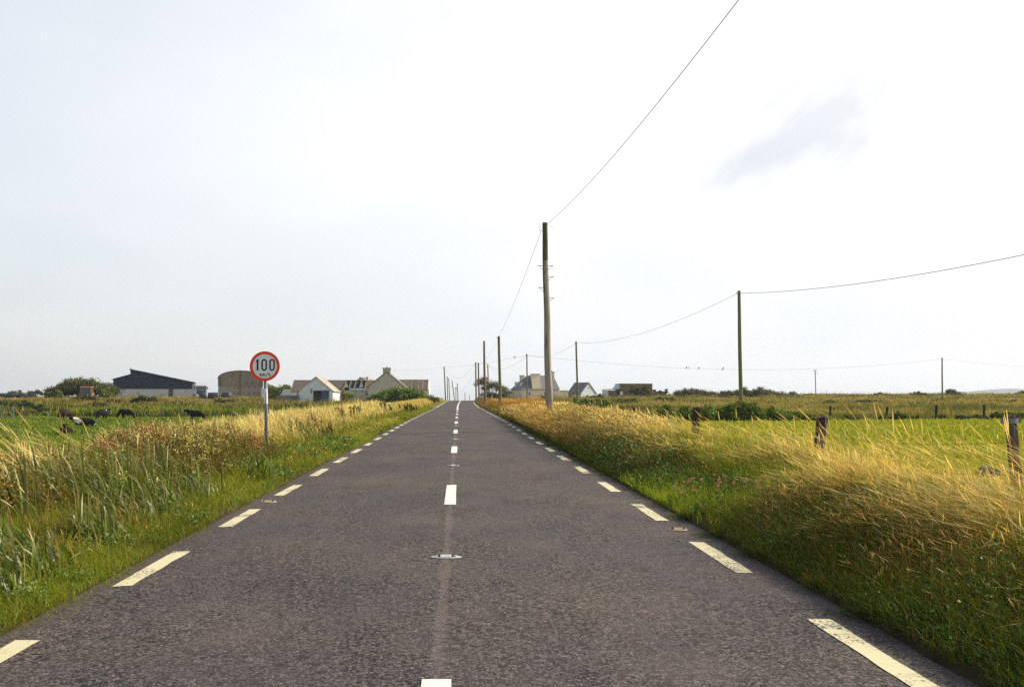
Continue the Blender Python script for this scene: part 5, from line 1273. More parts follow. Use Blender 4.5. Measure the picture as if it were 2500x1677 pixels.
def cow(label, loc, rz, pose, mat, s=1.0, facemat=None):
    """body along +x, head at +x"""
    o = thing('cow', label, 'cow', loc, rz, 'cattle in the left pasture')
    zb_ = {'stand': 1.0, 'graze': 1.0, 'lie': .42}[pose]*s
    V_ = [(-.75,0,zb_+.02),(-.3,0,zb_-.02),(.25,0,zb_-.03),(.65,0,zb_+.03),(.98,0,zb_+.14)]
    rd = [(.32,.30),(.40,.37),(.41,.39),(.36,.32),(.26,.24)]
    if pose == 'graze': V_ += [(1.18,.0,.72*s),(1.34,0,.46*s),(1.42,0,.20*s)]; rd += [(.20,.19),(.17,.16),(.11,.11)]
    elif pose == 'lie': V_ += [(1.14,.10,zb_+.34),(1.32,.14,zb_+.38),(1.56,.16,zb_+.26)]; rd += [(.20,.19),(.17,.16),(.11,.11)]
    else: V_ += [(1.16,0,zb_+.30),(1.34,0,zb_+.33),(1.60,0,zb_+.20)]; rd += [(.20,.19),(.17,.16),(.11,.11)]
    E_ = [(i,i+1) for i in range(7)]
    def chain(start, pts, rs):
        p_ = start
        for q_, r_ in zip(pts, rs): V_.append(q_); rd.append((r_,r_)); E_.append((p_, len(V_)-1)); p_ = len(V_)-1
    if pose in ('stand','graze'):
        for sy in (-.17,.17):
            chain(3, [(.62,sy,.72*s),(.60,sy,.42*s),(.60,sy,.06*s)], [.17,.10,.075])
            chain(0, [(-.70,sy,.80*s),(-.62,sy,.60*s),(-.84,sy,.42*s),(-.78,sy,.06*s)], [.24,.16,.095,.08])
    else:
        for sy in (-.24,.24):
            chain(3, [(.72,sy,.22*s),(1.02,sy*1.2,.12*s),(.74,sy*1.25,.07*s)], [.17,.11,.075])
            chain(0, [(-.55,sy*1.2,.26*s),(-.15,sy*1.6,.14*s),(-.50,sy*1.75,.07*s)], [.27,.14,.08])
    V_ = [(x_*s, y_*s, z_) for x_, y_, z_ in V_]; rd = [(a_*s, b_*s) for a_, b_ in rd]
    skin('body', V_, E_, rd, mat, o, sub=2, root=2)
    hx, hy, hz = V_[6]; fm = facemat or mat
    for sy in (-1, 1):
        MB().tube([(hx-.04*s,hy+sy*.08*s,hz+.06*s),(hx-.07*s,hy+sy*.19*s,hz+.07*s),(hx-.06*s,hy+sy*.30*s,hz+.02*s)], [.03*s,.06*s,.012*s], 8).build('ear', mat, o, smooth=True)
    nx, ny_, nz_ = V_[7]
    if facemat:
        MB().tube([((hx+nx)/2,(hy+ny_)/2,(hz+nz_)/2),(nx,ny_,nz_),(nx+.04*s,ny_,nz_-.03*s)], [.112*s,.088*s,.04*s], 10).build('muzzle', fm, o, smooth=True)
    rx, ry, rz_ = V_[0]
    MB().tube([(rx-.24*s,ry,rz_+.16*s),(rx-.34*s,ry,rz_-.1*s),(rx-.33*s,ry,max(.12,rz_-.55*s)),(rx-.33*s,ry,max(.06,rz_-.72*s))], [.03*s,.025*s,.02*s,.045*s], 6).build('tail', mat, o, smooth=True)
    return o
def atc(px, py, Y): p = P(px, py, Y); return (p.x, Y, max(p.z, float(H(p.x, Y))-.05) if abs(p.z-float(H(p.x,Y))) < .6 else float(H(p.x, Y)))
cow('big black and white cow lying with white legs toward the viewer', atc(214, 1042, 97), math.pi+.25, 'lie', M['cow1'], 1.05, M['white_hair'])
cow('black cow standing just behind the lying black and white one', atc(248, 1025, 138), R(70), 'stand', M['cow1'], 1.0)
cow('black bullock grazing head down to the left in the mid pasture', atc(312, 1024, 141), math.pi, 'graze', M['cow2'], 1.0)
cow('brown white faced cow grazing toward the viewer by the rushes', atc(160, 1026, 132), R(-105), 'graze', M['cow3'], 1.0, M['white_hair'])
cow('dark calf lying head up nearest to the roadside grass', atc(160, 1064, 76), R(-80), 'lie', M['cow2'], .82)
cow('black bullock half hidden behind the yellow meadowsweet', atc(482, 1030, 118), R(180), 'stand', M['cow2'], .95)

# ---------------------------------------------------------------- farm machinery and bales
M['trred'] = pmat('faded_orange_red_paint', (.30,.11,.07), (.36,.20,.15), 3, rough=.7)
M['wrap'] = pmat('black_silage_wrap', (.030,.034,.045), (.05,.055,.066), 5, (1,1,1), .5, .5, spec=.35)
M['tyre'] = pmat('tyre_rubber', (.02,.02,.02), rough=.9)
M['wpaint'] = pmat('white_truck_paint', (.62,.64,.66), (.52,.54,.56), 2, rough=.35)
M['grille'] = pmat('dark_blue_grille', (.02,.03,.07), (.04,.06,.11), 3, (1,1,6), .4)
def wheel(o, x, y, z, r, w, axis='x'):
    wl_o = None; mb = MB(); n = 20
    def ring(rad, off): return [((x+off) if axis == 'x' else x+rad*math.cos(2*math.pi*k/n), (y+rad*math.cos(2*math.pi*k/n)) if axis == 'x' else y+off, z+rad*math.sin(2*math.pi*k/n)) for k in range(n)]
    rs = [(r*.55,-w/2),(r*.93,-w/2),(r,-w/4),(r,w/4),(r*.93,w/2),(r*.55,w/2)]; vs = [v for a_, b_ in rs for v in ring(a_, b_)]; m_ = len(rs)
    fs = [(j*n+k, j*n+(k+1)%n, ((j+1)%m_)*n+(k+1)%n, ((j+1)%m_)*n+k) for j in range(m_) for k in range(n)]
    wl_o = mb.add(vs, fs).build('wheel', M['tyre'], o, smooth=True)
    MB().add([*ring(r*.55,-w*.3), *ring(r*.55,w*.3)], [tuple(range(n)), tuple(range(2*n-1,n-1,-1))]+[(k,(k+1)%n,n+(k+1)%n,n+k) for k in range(n)]).build('rim', M['trred'], wl_o)
p = P(211, 975, 202); zt_ = P(211, 943.5, 202).z; zb = zt_-2.87*1.12
tr = thing('tractor', 'faded red tractor with glazed cab half sunk in the rough grass', 'tractor', (p.x, 202, zb), R(8)); tr.scale = (1.12,)*3
# seen from behind: cab toward viewer, bonnet away (+y)
MB().hull8([(-.85,-.75,2.68),(.85,-.75,2.68),(.85,.85,2.66),(-.85,.85,2.66)], [(-.98,-.85,2.74),(.98,-.85,2.74),(.98,.95,2.72),(-.98,.95,2.72)]).hull8([(-.98,-.85,2.74),(.98,-.85,2.74),(.98,.95,2.72),(-.98,.95,2.72)], [(-.9,-.75,2.87),(.9,-.75,2.87),(.9,.85,2.84),(-.9,.85,2.84)]).build('cab_roof', M['trred'], tr)
cf = MB()
for sx_ in (-1,1):
    for sy_, yy_ in ((-1,-.72),(1,.8)): cf.tube([(sx_*.88,yy_,1.35),(sx_*.82,yy_,2.68)], .055, 6)
cf.box(-.9,.9,-.76,-.70,1.3,1.42); cf.build('cab_frame', M['trred'], tr)
MB().box(-.80,.80,-.71,-.69,1.42,2.66).build('rear_window', M['glass'], tr)
for sx_ in (-1,1): MB().box(sx_*.84-.01,sx_*.84+.01,-.64,.74,1.42,2.66).build('side_window', M['glass'], tr)
MB().box(-.75,.75,-.9,1.0,.65,1.3).build('chassis', M['trred'], tr)
MB().hull8([(-.38,.9,.7),(.38,.9,.7),(.38,.9,1.75),(-.38,.9,1.75)], [(-.34,2.9,.75),(.34,2.9,.75),(.34,2.9,1.55),(-.34,2.9,1.55)]).build('bonnet', M['trred'], tr)
for sx_ in (-1,1):
    MB().tube([(sx_*1.0,-.7,1.2),(sx_*1.0,-.2,1.66),(sx_*1.0,.5,1.62),(sx_*1.0,.8,1.3)], .16, 8).build('mudguard', M['trred'], tr)
    wheel(tr, sx_*1.05, 0, .8, .82, .45); wheel(tr, sx_*.9, 2.3, .5, .5, .3)
MB().tube([(.45,1.5,1.6),(.45,1.5,2.5)], .04, 8).build('exhaust', M['tyre'], tr)
# lorry
p = P(490, 975, 240); zt_ = P(490, 933, 240).z; zb = zt_-3.5
lr = thing('lorry', 'white lorry cab with dark grille parked beside the blue shed', 'lorry', (p.x, 240, zb), R(17.5))
MB().hull8([(-1.22,-1.0,.8),(1.22,-1.0,.8),(1.22,1.2,.8),(-1.22,1.2,.8)], [(-1.2,-.9,2.75),(1.2,-.9,2.75),(1.2,1.2,2.75),(-1.2,1.2,2.75)]).hull8([(-1.2,-.9,2.76),(1.2,-.9,2.76),(1.2,1.2,2.76),(-1.2,1.2,2.76)], [(-1.05,-.35,3.5),(1.05,-.35,3.5),(1.05,1.2,3.5),(-1.05,1.2,3.5)]).build('cab', M['wpaint'], lr)
MB().hull8([(-1.1,-1.02,1.75),(1.1,-1.02,1.75),(1.08,-.94,2.62),(-1.08,-.94,2.62)], [(-1.1,-.97,1.75),(1.1,-.97,1.75),(1.08,-.90,2.62),(-1.08,-.90,2.62)]).build('windscreen', M['glass'], lr)
MB().box(-.95,.95,-1.06,-1.0,.75,1.65).build('grille', M['grille'], lr)
MB().box(-1.2,1.2,-1.15,-.98,.35,.7).build('bumper', M['wpaint'], lr)
MB().box(-1.25,1.25,1.4,8.5,.95,3.3).build('trailer', M['wpaint'], lr)
for sx_ in (-1,1):
    MB().box(sx_*.95-.17,sx_*.95+.17,-1.18,-1.15,.45,.62).build('headlight', M['studwhite'], lr)
    MB().box(sx_*1.38-.1,sx_*1.38+.1,-.95,-.85,1.9,2.5).build('mirror', M['tyre'], lr)
    wheel(lr, sx_*1.05, .1, .5, .5, .3); wheel(lr, sx_*1.05, 6.5, .5, .5, .3)
# bales
def bale_mesh(w, r, seed):
    rr = random.Random(seed); n = 22; prof = [(-w/2+.01,r*.05),(-w/2,r*.55),(-w/2+.03,r*.88),(-w/2+.14,r*.99),(0,r*1.03),(w/2-.14,r*.99),(w/2-.03,r*.88),(w/2,r*.55),(w/2-.01,r*.05)]
    vs = []; fs = []
    for i, (x_, q_) in enumerate(prof):
        for k in range(n):
            a_ = 2*math.pi*k/n; g_ = q_*(1+rr.uniform(-.018,.018)); sq = .93 if math.sin(a_) < -.5 else 1
            vs.append((x_, g_*math.cos(a_)*1.03, r+g_*math.sin(a_)*sq*.97))
    for i in range(len(prof)-1):
        for k in range(n): fs.append((i*n+k, i*n+(k+1)%n, (i+1)*n+(k+1)%n, (i+1)*n+k))
    fs += [tuple(range(n-1,-1,-1)), tuple((len(prof)-1)*n+k for k in range(n))]
    return MB().add(vs, fs)
def bale(px0, px1, yt, yb, Y, rz, label, group):
    p = P((px0+px1)/2, yb, Y); s_ = Y/FPX; w = (px1-px0)*s_; h = (yb-yt)*s_
    o = bale_mesh(w/max(.6, math.cos(rz))*.92, h/2/.97, int(px0)).build('silage_bale', M['wrap'], None, smooth=True); o.location = (p.x, Y, float(H(p.x, Y))-.04); o.rotation_euler = (0,0,rz); tag(o, label, 'silage bale', group)
GB = 'black wrapped silage bales between the shed and the arched barn'; GC = 'black wrapped silage bales at the far left'
bale(486,505,948,966,205,.15,'leftmost black silage bale in front of the lorry',GB); bale(507,535,949,966,207,.1,'broad black silage bale in the middle of the right hand row',GB)
bale(514,542,948,965,212,.1,'black silage bale partly hidden behind the middle of the right hand row',GB); bale(542,565,947.5,966,203,-.3,'rightmost black silage bale, turned toward the arched barn',GB)
for a_, b_, t_, lb in ((-3,20,957,'black silage bale touching the left edge of the photo'),(20.5,44,956,'second black silage bale from the left edge'),(44.5,66,958,'third black silage bale from the left edge'),(69,91,958,'last black silage bale of the far left row, beside the gorse')):
    bale(a_,b_,t_,t_+13,214,.12,lb,GC)
# ---------------------------------------------------------------- buildings
M['bluclad'] = pmat('dark_blue_cladding', (.022,.034,.055), (.027,.040,.064), 2, rough=.7, spec=.15, wave=('X',2.2,.03), bump=.05)
M['concrete'] = pmat('pale_concrete_block', (.50,.49,.47), (.40,.39,.37), 1.6, rough=.9, c3=(.20,.19,.17), t3=.6, s3=.8)
M['asb'] = pmat('lichened_fibre_cement', (.29,.245,.18), (.22,.18,.13), 1.5, rough=.95, wave=('X',2.2,.04), c3=(.11,.09,.07), t3=.6, s3=.7)
M['blockw'] = pmat('brown_grey_block_wall', (.34,.285,.23), (.26,.21,.17), 2.0, rough=.95, c3=(.13,.10,.08), t3=.62, s3=1)
M['blue_wh'] = pmat('pale_blue_limewash', (.60,.66,.67), (.52,.58,.60), 1.1, rough=.9, c3=(.30,.33,.33), t3=.60, s3=1.6)
M['wh_wall'] = pmat('white_limewash', (.72,.71,.66), (.60,.59,.54), 1.1, rough=.9, c3=(.33,.31,.27), t3=.6, s3=1.5)
M['tinroof'] = pmat('pale_tin_roof', (.40,.385,.33), (.30,.28,.22), .8, rough=.6, wave=('Y',2.2,.03), c3=(.30,.21,.12), t3=.52, s3=.5)
M['rustroof'] = pmat('rusty_corrugated_roof', (.130,.103,.078), (.095,.075,.057), 1.2, (1,.3,1), .95, wave=('X',2.0,.04), c3=(.17,.145,.115), t3=.58, s3=1.0)
M['slate'] = pmat('slate_roof', (.125,.13,.14), (.17,.17,.175), 2.5, (1,1,3), .7, .4, c3=(.19,.15,.10), t3=.62, s3=.7)
M['slateb'] = pmat('brown_slate_roof', (.17,.135,.10), (.13,.11,.09), 2.5, (1,1,3), .8, .4, c3=(.10,.085,.07), t3=.6, s3=.7)
M['cream'] = pmat('cream_render', (.70,.61,.42), (.63,.54,.36), .8, rough=.9, c3=(.36,.31,.22), t3=.68, s3=.9)
M['greyren'] = pmat('grey_cream_render', (.46,.44,.35), (.38,.36,.28), .9, rough=.9, c3=(.27,.25,.2), t3=.62, s3=1)
M['brownb'] = pmat('brown_stone_render', (.19,.14,.095), (.145,.105,.075), 1.0, rough=.95, c3=(.10,.075,.055), t3=.6, s3=1)
M['bluedoor'] = pmat('faded_blue_door', (.06,.085,.17), (.04,.05,.10), 2, (1,1,.3), .7)
M['reddoor'] = pmat('red_door_paint', (.34,.05,.035), (.26,.04,.03), 2, rough=.6)
M['frame'] = pmat('white_frame', (.6,.6,.58), rough=.6)
M['lintel'] = pmat('timber_lintel', (.09,.075,.06), (.13,.11,.09), 5, rough=.9)
M['stone'] = pmat('dry_stone', (.25,.23,.20), (.13,.12,.105), 3.5, rough=1, bump=.9, c3=(.38,.36,.32), t3=.6, s3=4)
M['rafter'] = pmat('grey_old_timber', (.20,.18,.155), (.14,.125,.11), 4, rough=.9)
M['edge'] = pmat('grey_green_flashing', (.20,.24,.22), rough=.5)

def B(name, label, cat, px, Y, rz=0.0, zbase=None):
    """thing at photo column px; returns object and px->local metres scale, local-z function"""
    p = P(px, 975, Y); z0 = float(H(p.x, Y)) if zbase is None else zbase
    o = thing(name, label, cat, (p.x, Y, z0), rz); s_ = Y/FPX
    X_ = lambda q_: (q_-px)*s_
    Z_ = lambda q_: P(px, q_, Y).z-z0
    return o, X_, Z_

# blue shed
o, X, Z = B('blue_shed', 'large dark blue clad farm shed with stepped roof and pale base', 'shed', 372, 275, R(14.5))
x0, x1 = X(283), X(468); yw = Z(949.6)
MB().prism([(x0,-1),(x1,-1),(x1,yw),(x0,yw)], .03, 28).build('base_wall', M['concrete'], o)
MB().prism([(x0,yw),(x1+.06,yw),(x1+.06,Z(934)),(X(321),Z(903)),(X(321),Z(914.5)),(x0,Z(926))], 0, 28).build('cladding', M['bluclad'], o)
MB().slab([(X(320),-.4,Z(902)),(X(470.5),-.4,Z(934)),(X(470.5),28.4,Z(934)),(X(320),28.4,Z(902))], -.14).build('roof', M['edge'], o)
MB().slab([(x0-.4,-.4,Z(927)),(X(326),-.4,Z(913)),(X(326),28.4,Z(913)),(x0-.4,28.4,Z(927))], -.10).build('roof', M['edge'], o)
MB().tube([(X(321),-.1,Z(904)),(X(321),-.1,Z(899))], .15, 8).build('ridge_vent', M['lintel'], o)
for q_ in (411, 417): MB().box(X(q_)-.2, X(q_)+.2, -.08, .02, -.5, yw-.01).build('door_post', M['lintel'], o)
MB().box(X(411)+.2, X(417)-.2, .0, .028, -.5, yw-.01).build('door', M['bluedoor'], o)
MB().tube([(x1+.12,-.1,-.5),(x1+.12,-.1,Z(935))], .08, 6).build('downpipe', M['frame'], o)
# arched barn
o, X, Z = B('arched_barn', 'round roofed brown grey hay barn with small vent holes', 'barn', 587, 280, R(11.5))
sp = Z(925.5); ap = Z(905); hw = (X(640)-X(534))/2; mid = (X(640)+X(534))/2
arcp = [(mid+hw*math.cos(R(a_)), sp+(ap-sp)*math.sin(R(a_))**.9) for a_ in range(0, 181, 9)]
MB().prism([(mid-hw,Z(943)),(mid+hw,Z(943))]+arcp, 0, 18).build('gable_sheeting', M['asb'], o)
w_ = MB().prism([(mid-hw+.1,-1),(mid+hw-.1,-1),(mid+hw-.1,Z(943)-.004),(mid-hw+.1,Z(943)-.004)], .08, 18).build('block_wall', M['blockw'], o)
mb = MB()
for i in range(len(arcp)-1):
    a_, b_ = arcp[i], arcp[i+1]; f_ = 1.02
    A2, B2 = (mid+(a_[0]-mid)*f_, sp+(a_[1]-sp)*f_+.05), (mid+(b_[0]-mid)*f_, sp+(b_[1]-sp)*f_+.05)
    mb.hull8([(a_[0],-.3,a_[1]+.004),(b_[0],-.3,b_[1]+.004),(B2[0],-.3,B2[1]),(A2[0],-.3,A2[1])], [(a_[0],18.3,a_[1]+.004),(b_[0],18.3,b_[1]+.004),(B2[0],18.3,B2[1]),(A2[0],18.3,A2[1])])
mb.build('roof', M['asb'], o)
MB().box(X(586.2)-.1, X(586.2)+.1, -.12, .07, -1, ap-.05).build('centre_post', M['lintel'], o)
for zx in (850,895,975,1040,1115,1165):
    for zy in (597,667): q_ = zx/5.567+420; z_ = Z(840+zy/5.567); MB().box(X(q_)-.11, X(q_)+.11, .05, .077, z_-.16, z_+.16).build('vent_hole', M['dark'], o)
for q_ in (540, 633): MB().box(X(q_)-.09, X(q_)+.09, -.10, -.004, Z(943), Z(921)).build('upright', M['lintel'], o)
MB().box(X(637),X(641),-.35,-.14,Z(966),Z(948)).build('white_panel', M['frame'], o)
# lean-to
o, X, Z = B('lean_to_shed', 'brown lean-to roof sloping down right behind the sign post', 'shed', 662, 268, R(8))
MB().prism([(X(650),-1),(X(676),-1),(X(676),Z(956.5)),(X(650),Z(937))], 0, 10).build('wall', M['brownb'], o)
MB().slab([(X(648),-.5,Z(934)),(X(682),-.5,Z(959)),(X(682),10.5,Z(959)),(X(648),10.5,Z(934))], -.15).build('roof', M['rustroof'], o)
# dark store
o, X, Z = B('small_store', 'small slate grey store left of the long rusty roof', 'shed', 698, 233, 0)
MB().box(X(687),X(711),0,5,-1,Z(965)).build('wall', M['wh_wall'], o)
MB().hull8([(X(685.5),-.3,Z(965)),(X(712.5),-.3,Z(965)),(X(712.5),3,Z(950)),(X(686.5),3,Z(950))], [(X(685.5),-.2,Z(966)),(X(712.5),-.2,Z(966)),(X(712.5),3.1,Z(951)),(X(686.5),3.1,Z(951))]).build('roof', M['slate'], o)
# ruined low wall
o, X, Z = B('stone_wall', 'low grey stone wall left of the white shed', 'wall', 712, 212, 0)
rr = random.Random(5); mb = MB()
for r_ in range(5):
    x_ = X(676)
    while x_ < X(729):
        w_ = rr.uniform(.25,.6); h_ = .24; mb.box(x_, x_+w_-.02, rr.uniform(-.05,.03), .45, Z(976)+r_*h_-.3, Z(976)+(r_+1)*h_-.32+rr.uniform(0,.03)); x_ += w_
mb.build('stones', M['stone'], o)
# long farm range
o, X, Z = B('long_farm_range', 'long low outbuilding with rusty brown roof partly stripped to rafters', 'farm building', 878, 224, 0)
ev, rdg = Z(957), Z(928.5)
def roofseg(a_, b_, mat, y0=-.3, y1=4.2, zt=None, ze=None, nm_='roof'):
    zt = zt if zt is not None else rdg; ze = ze if ze is not None else ev
    MB().slab([(X(a_),y0,ze),(X(b_),y0,ze),(X(b_),y1,zt),(X(a_),y1,zt)], -.09).build(nm_, M[mat], o)
MB().box(X(713.5),X(840),0,8.4,-1,ev-.02).build('wall', M['wh_wall'], o)
MB().box(X(840)+.003,X(971),0.01,8.4,-1,Z(953)).build('wall', M['greyren'], o)
MB().box(X(971)+.003,X(1044),0,8.4,-1,Z(951.5)).build('wall', M['wh_wall'], o)
roofseg(712.3, 840.5, 'rustroof'); roofseg(891.5, 971, 'rustroof', ze=Z(950)); roofseg(971.3, 1042.5, 'rustroof', zt=Z(927), ze=Z(952.5), y0=-.35)
MB().slab([(X(712.3),8.8,ev),(X(1042.5),8.8,ev),(X(1042.5),4.2,rdg),(X(712.3),4.2,rdg)], .09).build('roof', M['rustroof'], o)
MB().tube([(X(712),4.22,rdg+.05),(X(971),4.22,rdg+.05)], .10, 8).tube([(X(971),4.22,Z(927)+.05),(X(1043),4.22,Z(927)+.05)], .10, 8).build('ridge_capping', M['blockw'], o)
mb = MB()
for q_ in (840.8, 852.8, 864.8, 878.2, 890): mb.slab([(X(q_)-.09,-.1,Z(947.6)+.1),(X(q_)+.09,-.1,Z(947.6)+.1),(X(q_)+.09,4.2,rdg),(X(q_)-.09,4.2,rdg)], .12)
mb.build('rafters', M['rafter'], o)
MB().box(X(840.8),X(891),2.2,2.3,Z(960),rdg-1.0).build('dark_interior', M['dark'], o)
MB().slab([(X(841),.9,Z(948)),(X(891),.9,Z(948)),(X(891),4.0,rdg-.25),(X(841),4.0,rdg-.25)], .05).build('roof_shade_sheet', M['dark'], o)  # near-black sheet, like the board above, paints the shade inside the open roof
for a_ in (843.8, 879.8): MB().box(X(a_),X(a_+5.6),-.12,-.06,Z(945.5),Z(938)).build('white_board', M['frame'], o)
MB().box(X(853),X(899),-.22,.0,Z(952.6),Z(947.6)).build('fascia', M['blue_wh'], o)
MB().box(X(1042.6),X(1046),-.45,8.5,-1,Z(951.2)).prism([(0,0),(0,0),(0,0)],0,0).build('gable_end', M['wh_wall'], o) if False else MB().add([(X(1042.7),-.45,-1),(X(1046),-.45,-1),(X(1046),8.9,-1),(X(1042.7),8.9,-1),(X(1042.7),-.45,Z(951)),(X(1046),-.45,Z(951)),(X(1046),8.9,Z(951)),(X(1042.7),8.9,Z(951)),(X(1042.7),4.2,Z(925.8)),(X(1046),4.2,Z(925.8))],
   [(0,3,2,1),(0,1,5,4),(3,7,6,2),(1,2,6,9,5),(0,4,8,7,3),(4,5,9,8),(8,9,6,7)]).build('gable_end', M['wh_wall'], o)
for q_ in (985,994,1002,1011,1020,1030): MB().slab([(X(q_)-.04,-.38,Z(952.5)+.11),(X(q_)+.04,-.38,Z(952.5)+.11),(X(q_)+.04,4.2,Z(927)+.11),(X(q_)-.04,4.2,Z(927)+.11)], .02).build('roof_batten', M['asb'], o)
MB().box(X(892),X(896.5),-.03,.008,Z(966),Z(957)).build('window', M['glass'], o)
MB().box(X(834),X(843.5),-.05,-.004,-.5,Z(959)).build('red_door', M['reddoor'], o)
MB().box(X(988),X(1010.5),-1.8,-.36,Z(949.3),Z(947.6)).build('porch_roof', M['lintel'], o)
MB().box(X(989),X(1010),-1.7,-.37,-1,Z(949.4)).build('porch', M['greyren'], o)
# white shed in front
o, X, Z = B('white_shed', 'white limewashed shed with steep gable and open dark doorway', 'shed', 771, 206, 0)
x0, x1 = X(730.6), X(811.6); eL, eR, apz = Z(951.5), Z(954), Z(920.5)
MB().add([(x0,0,-1),(x1,0,-1),(x1,12,-1),(x0,12,-1),(x0,0,eL),(x1,0,eR),(x1,12,eR),(x0,12,eL),(X(771),0,apz),(X(771),12,apz)],
         [(0,1,5,8,4),(1,2,6,5),(2,3,7,9,6),(3,0,4,7)]).build('walls', M['blue_wh'], o)
for (a_, ea, sg) in ((x0, eL, -1), (x1, eR, 1)):
    xa = a_+sg*.25; za_ = ea-.25*(apz-ea)/abs(X(771)-a_)
    q_ = [(xa,-.25,za_),(X(771),-.25,apz+.03),(X(771),12.2,apz+.03),(xa,12.2,za_)]
    MB().slab(q_, .08 if sg > 0 else -.08).build('roof', M['tinroof'], o)
MB().box(X(765),X(783.5),-.02,.012,-1,Z(954.5)).build('doorway', M['dark'], o)
MB().box(X(783.5)+.003,X(802.6),-.05,-.004,-1,Z(954.5)).build('blue_door', M['bluedoor'], o)
MB().box(X(763.5),X(804.5),-.12,-.003,Z(954.4),Z(953)).build('lintel', M['lintel'], o)
MB().box(X(763.2),X(764.9),-.04,-.003,-1,Z(954.5)).build('door_jamb', M['blue_wh'], o)
MB().tube([(X(760.2),-.12,Z(959.8)),(X(760.2),-.12,Z(949.5))], .09, 8).build('flue_pipe', M['lintel'], o)
MB().tube([(X(733),-.3,Z(975)),(X(727),-.5,Z(959))], .14, 8).build('leaning_stone', M['stone'], o)
# gable farmhouse
o, X, Z = B('gabled_farmhouse', 'grey cream farmhouse gable with a tall central chimney', 'house', 942.5, 211, 0)
x0, x1 = X(899.8), X(986.3); ea, apz = Z(944), Z(908.5)
MB().add([(x0,0,-1),(x1,0,-1),(x1,11,-1),(x0,11,-1),(x0,0,ea),(x1,0,ea),(x1,11,ea),(x0,11,ea),(X(942.5),0,apz),(X(942.5),11,apz)],
         [(0,1,5,8,4),(1,2,6,5),(2,3,7,9,6),(3,0,4,7)]).build('walls', M['greyren'], o)
for (a_, sg) in ((x0, -1), (x1, 1)):
    xa = a_+sg*.22; za_ = ea-.22*(apz-ea)/abs(a_)
    MB().slab([(xa,-.16,za_),(0,-.16,apz+.03),(0,11.2,apz+.03),(xa,11.2,za_)], .13 if sg > 0 else -.13).build('roof', M['slateb'], o)
ch = MB().box(X(934.5),X(953),-.01,.9,Z(914),Z(901.2)).build('chimney', M['greyren'], o)
MB().box(X(933.3),X(954),-.09,1.0,Z(901.2)+.003,Z(897.6)).build('chimney_cap', M['greyren'], ch)
MB().tube([(X(944),.4,Z(897.6)),(X(944),.4,Z(895.3))], [.16,.13], 10).build('chimney_pot', M['rustroof'], ch)
MB().tube([(x1+.05,-.05,-1),(x1+.05,-.05,ea-.2)], .05, 6).build('downpipe', M['frame'], o)
# house roof peeping behind
o, X, Z = B('distant_cottage', 'small grey roof peak with chimney behind the stripped rafters', 'house', 880, 262, R(-10))
MB().prism([(X(868),-3),(X(896),-3),(X(896),Z(931)),(X(878),Z(921.5)),(X(868),Z(929))], 0, 8).build('walls', M['greyren'], o)
MB().slab([(X(876.9),-.2,Z(921)),(X(897),-.2,Z(931.5)),(X(897),8,Z(931.5)),(X(876.9),8,Z(921))], -.12).build('roof', M['slate'], o)
MB().box(X(886.5),X(891),3,4,Z(928),Z(918.5)).build('chimney', M['greyren'], o)
# white kerb wall at the entrance
o, X, Z = B('entrance_wall', 'low white wall at the farm entrance by the road crest', 'wall', 1074.5, 226, 0)
MB().box(X(1068.2),X(1081.6),0,.25,Z(982),Z(972.6)).build('wall', M['wh_wall'], o)
MB().box(X(1067.6),X(1082.2),-.06,.31,Z(972.6)+.003,Z(971)).build('coping', M['frame'], o)
# tank by the white panel
o, X, Z = B('wrapped_pallet', 'small white panel leaning at the right foot of the arched barn', 'panel', 640, 240, 0)
MB().slab([(X(637),0,Z(968)),(X(643.5),0,Z(968)),(X(643.5),.3,Z(948)),(X(637),.3,Z(948))], .05).build('sheet', M['frame'], o)

# cream house on the right
o, X, Z = B('cream_house', 'cream rendered house with grey hipped roof and broad central chimney breast', 'house', 1319.4, 262, R(11))
x0, x1 = X(1272.7), X(1366); ea, rd_ = Z(950), Z(915.5); D_ = 11.0
MB().box(x0,x1,0,D_,-1.5,ea).build('walls', M['cream'], o)
r0x, r1x = x0+2.5, x1-.1
e_ = .25
mb = MB(); mb.add([(x0-e_,-e_,ea-.02),(x1+e_,-e_,ea-.02),(x1+e_,D_+e_,ea-.02),(x0-e_,D_+e_,ea-.02),(r0x,D_/2-1.0,rd_),(r1x,D_/2-1.0,rd_),(x0-e_,-e_,ea-.12),(x1+e_,-e_,ea-.12),(x1+e_,D_+e_,ea-.12),(x0-e_,D_+e_,ea-.12)],
                  [(0,1,5,4),(1,2,5),(2,3,4,5),(3,0,4),(6,9,8,7),(0,6,7,1),(1,7,8,2),(2,8,9,3),(3,9,6,0)])
mb.build('roof', M['slate'], o)
MB().hull8([(X(1298.5),-.10,ea+.1),(X(1319.8),-.10,ea+.1),(X(1319.8),D_/2-.9,ea+.1),(X(1298.5),D_/2-.9,ea+.1)], [(X(1299.5),.9,rd_+.12),(X(1321),.9,rd_+.12),(X(1326),D_/2-.9,rd_+.12),(X(1304.5),D_/2-.9,rd_+.12)]).build('chimney_breast', M['cream'], o)
MB().box(X(1299),X(1322),.8,1.8,rd_+.123,rd_+.33).build('parapet_cap', M['greyren'], o)
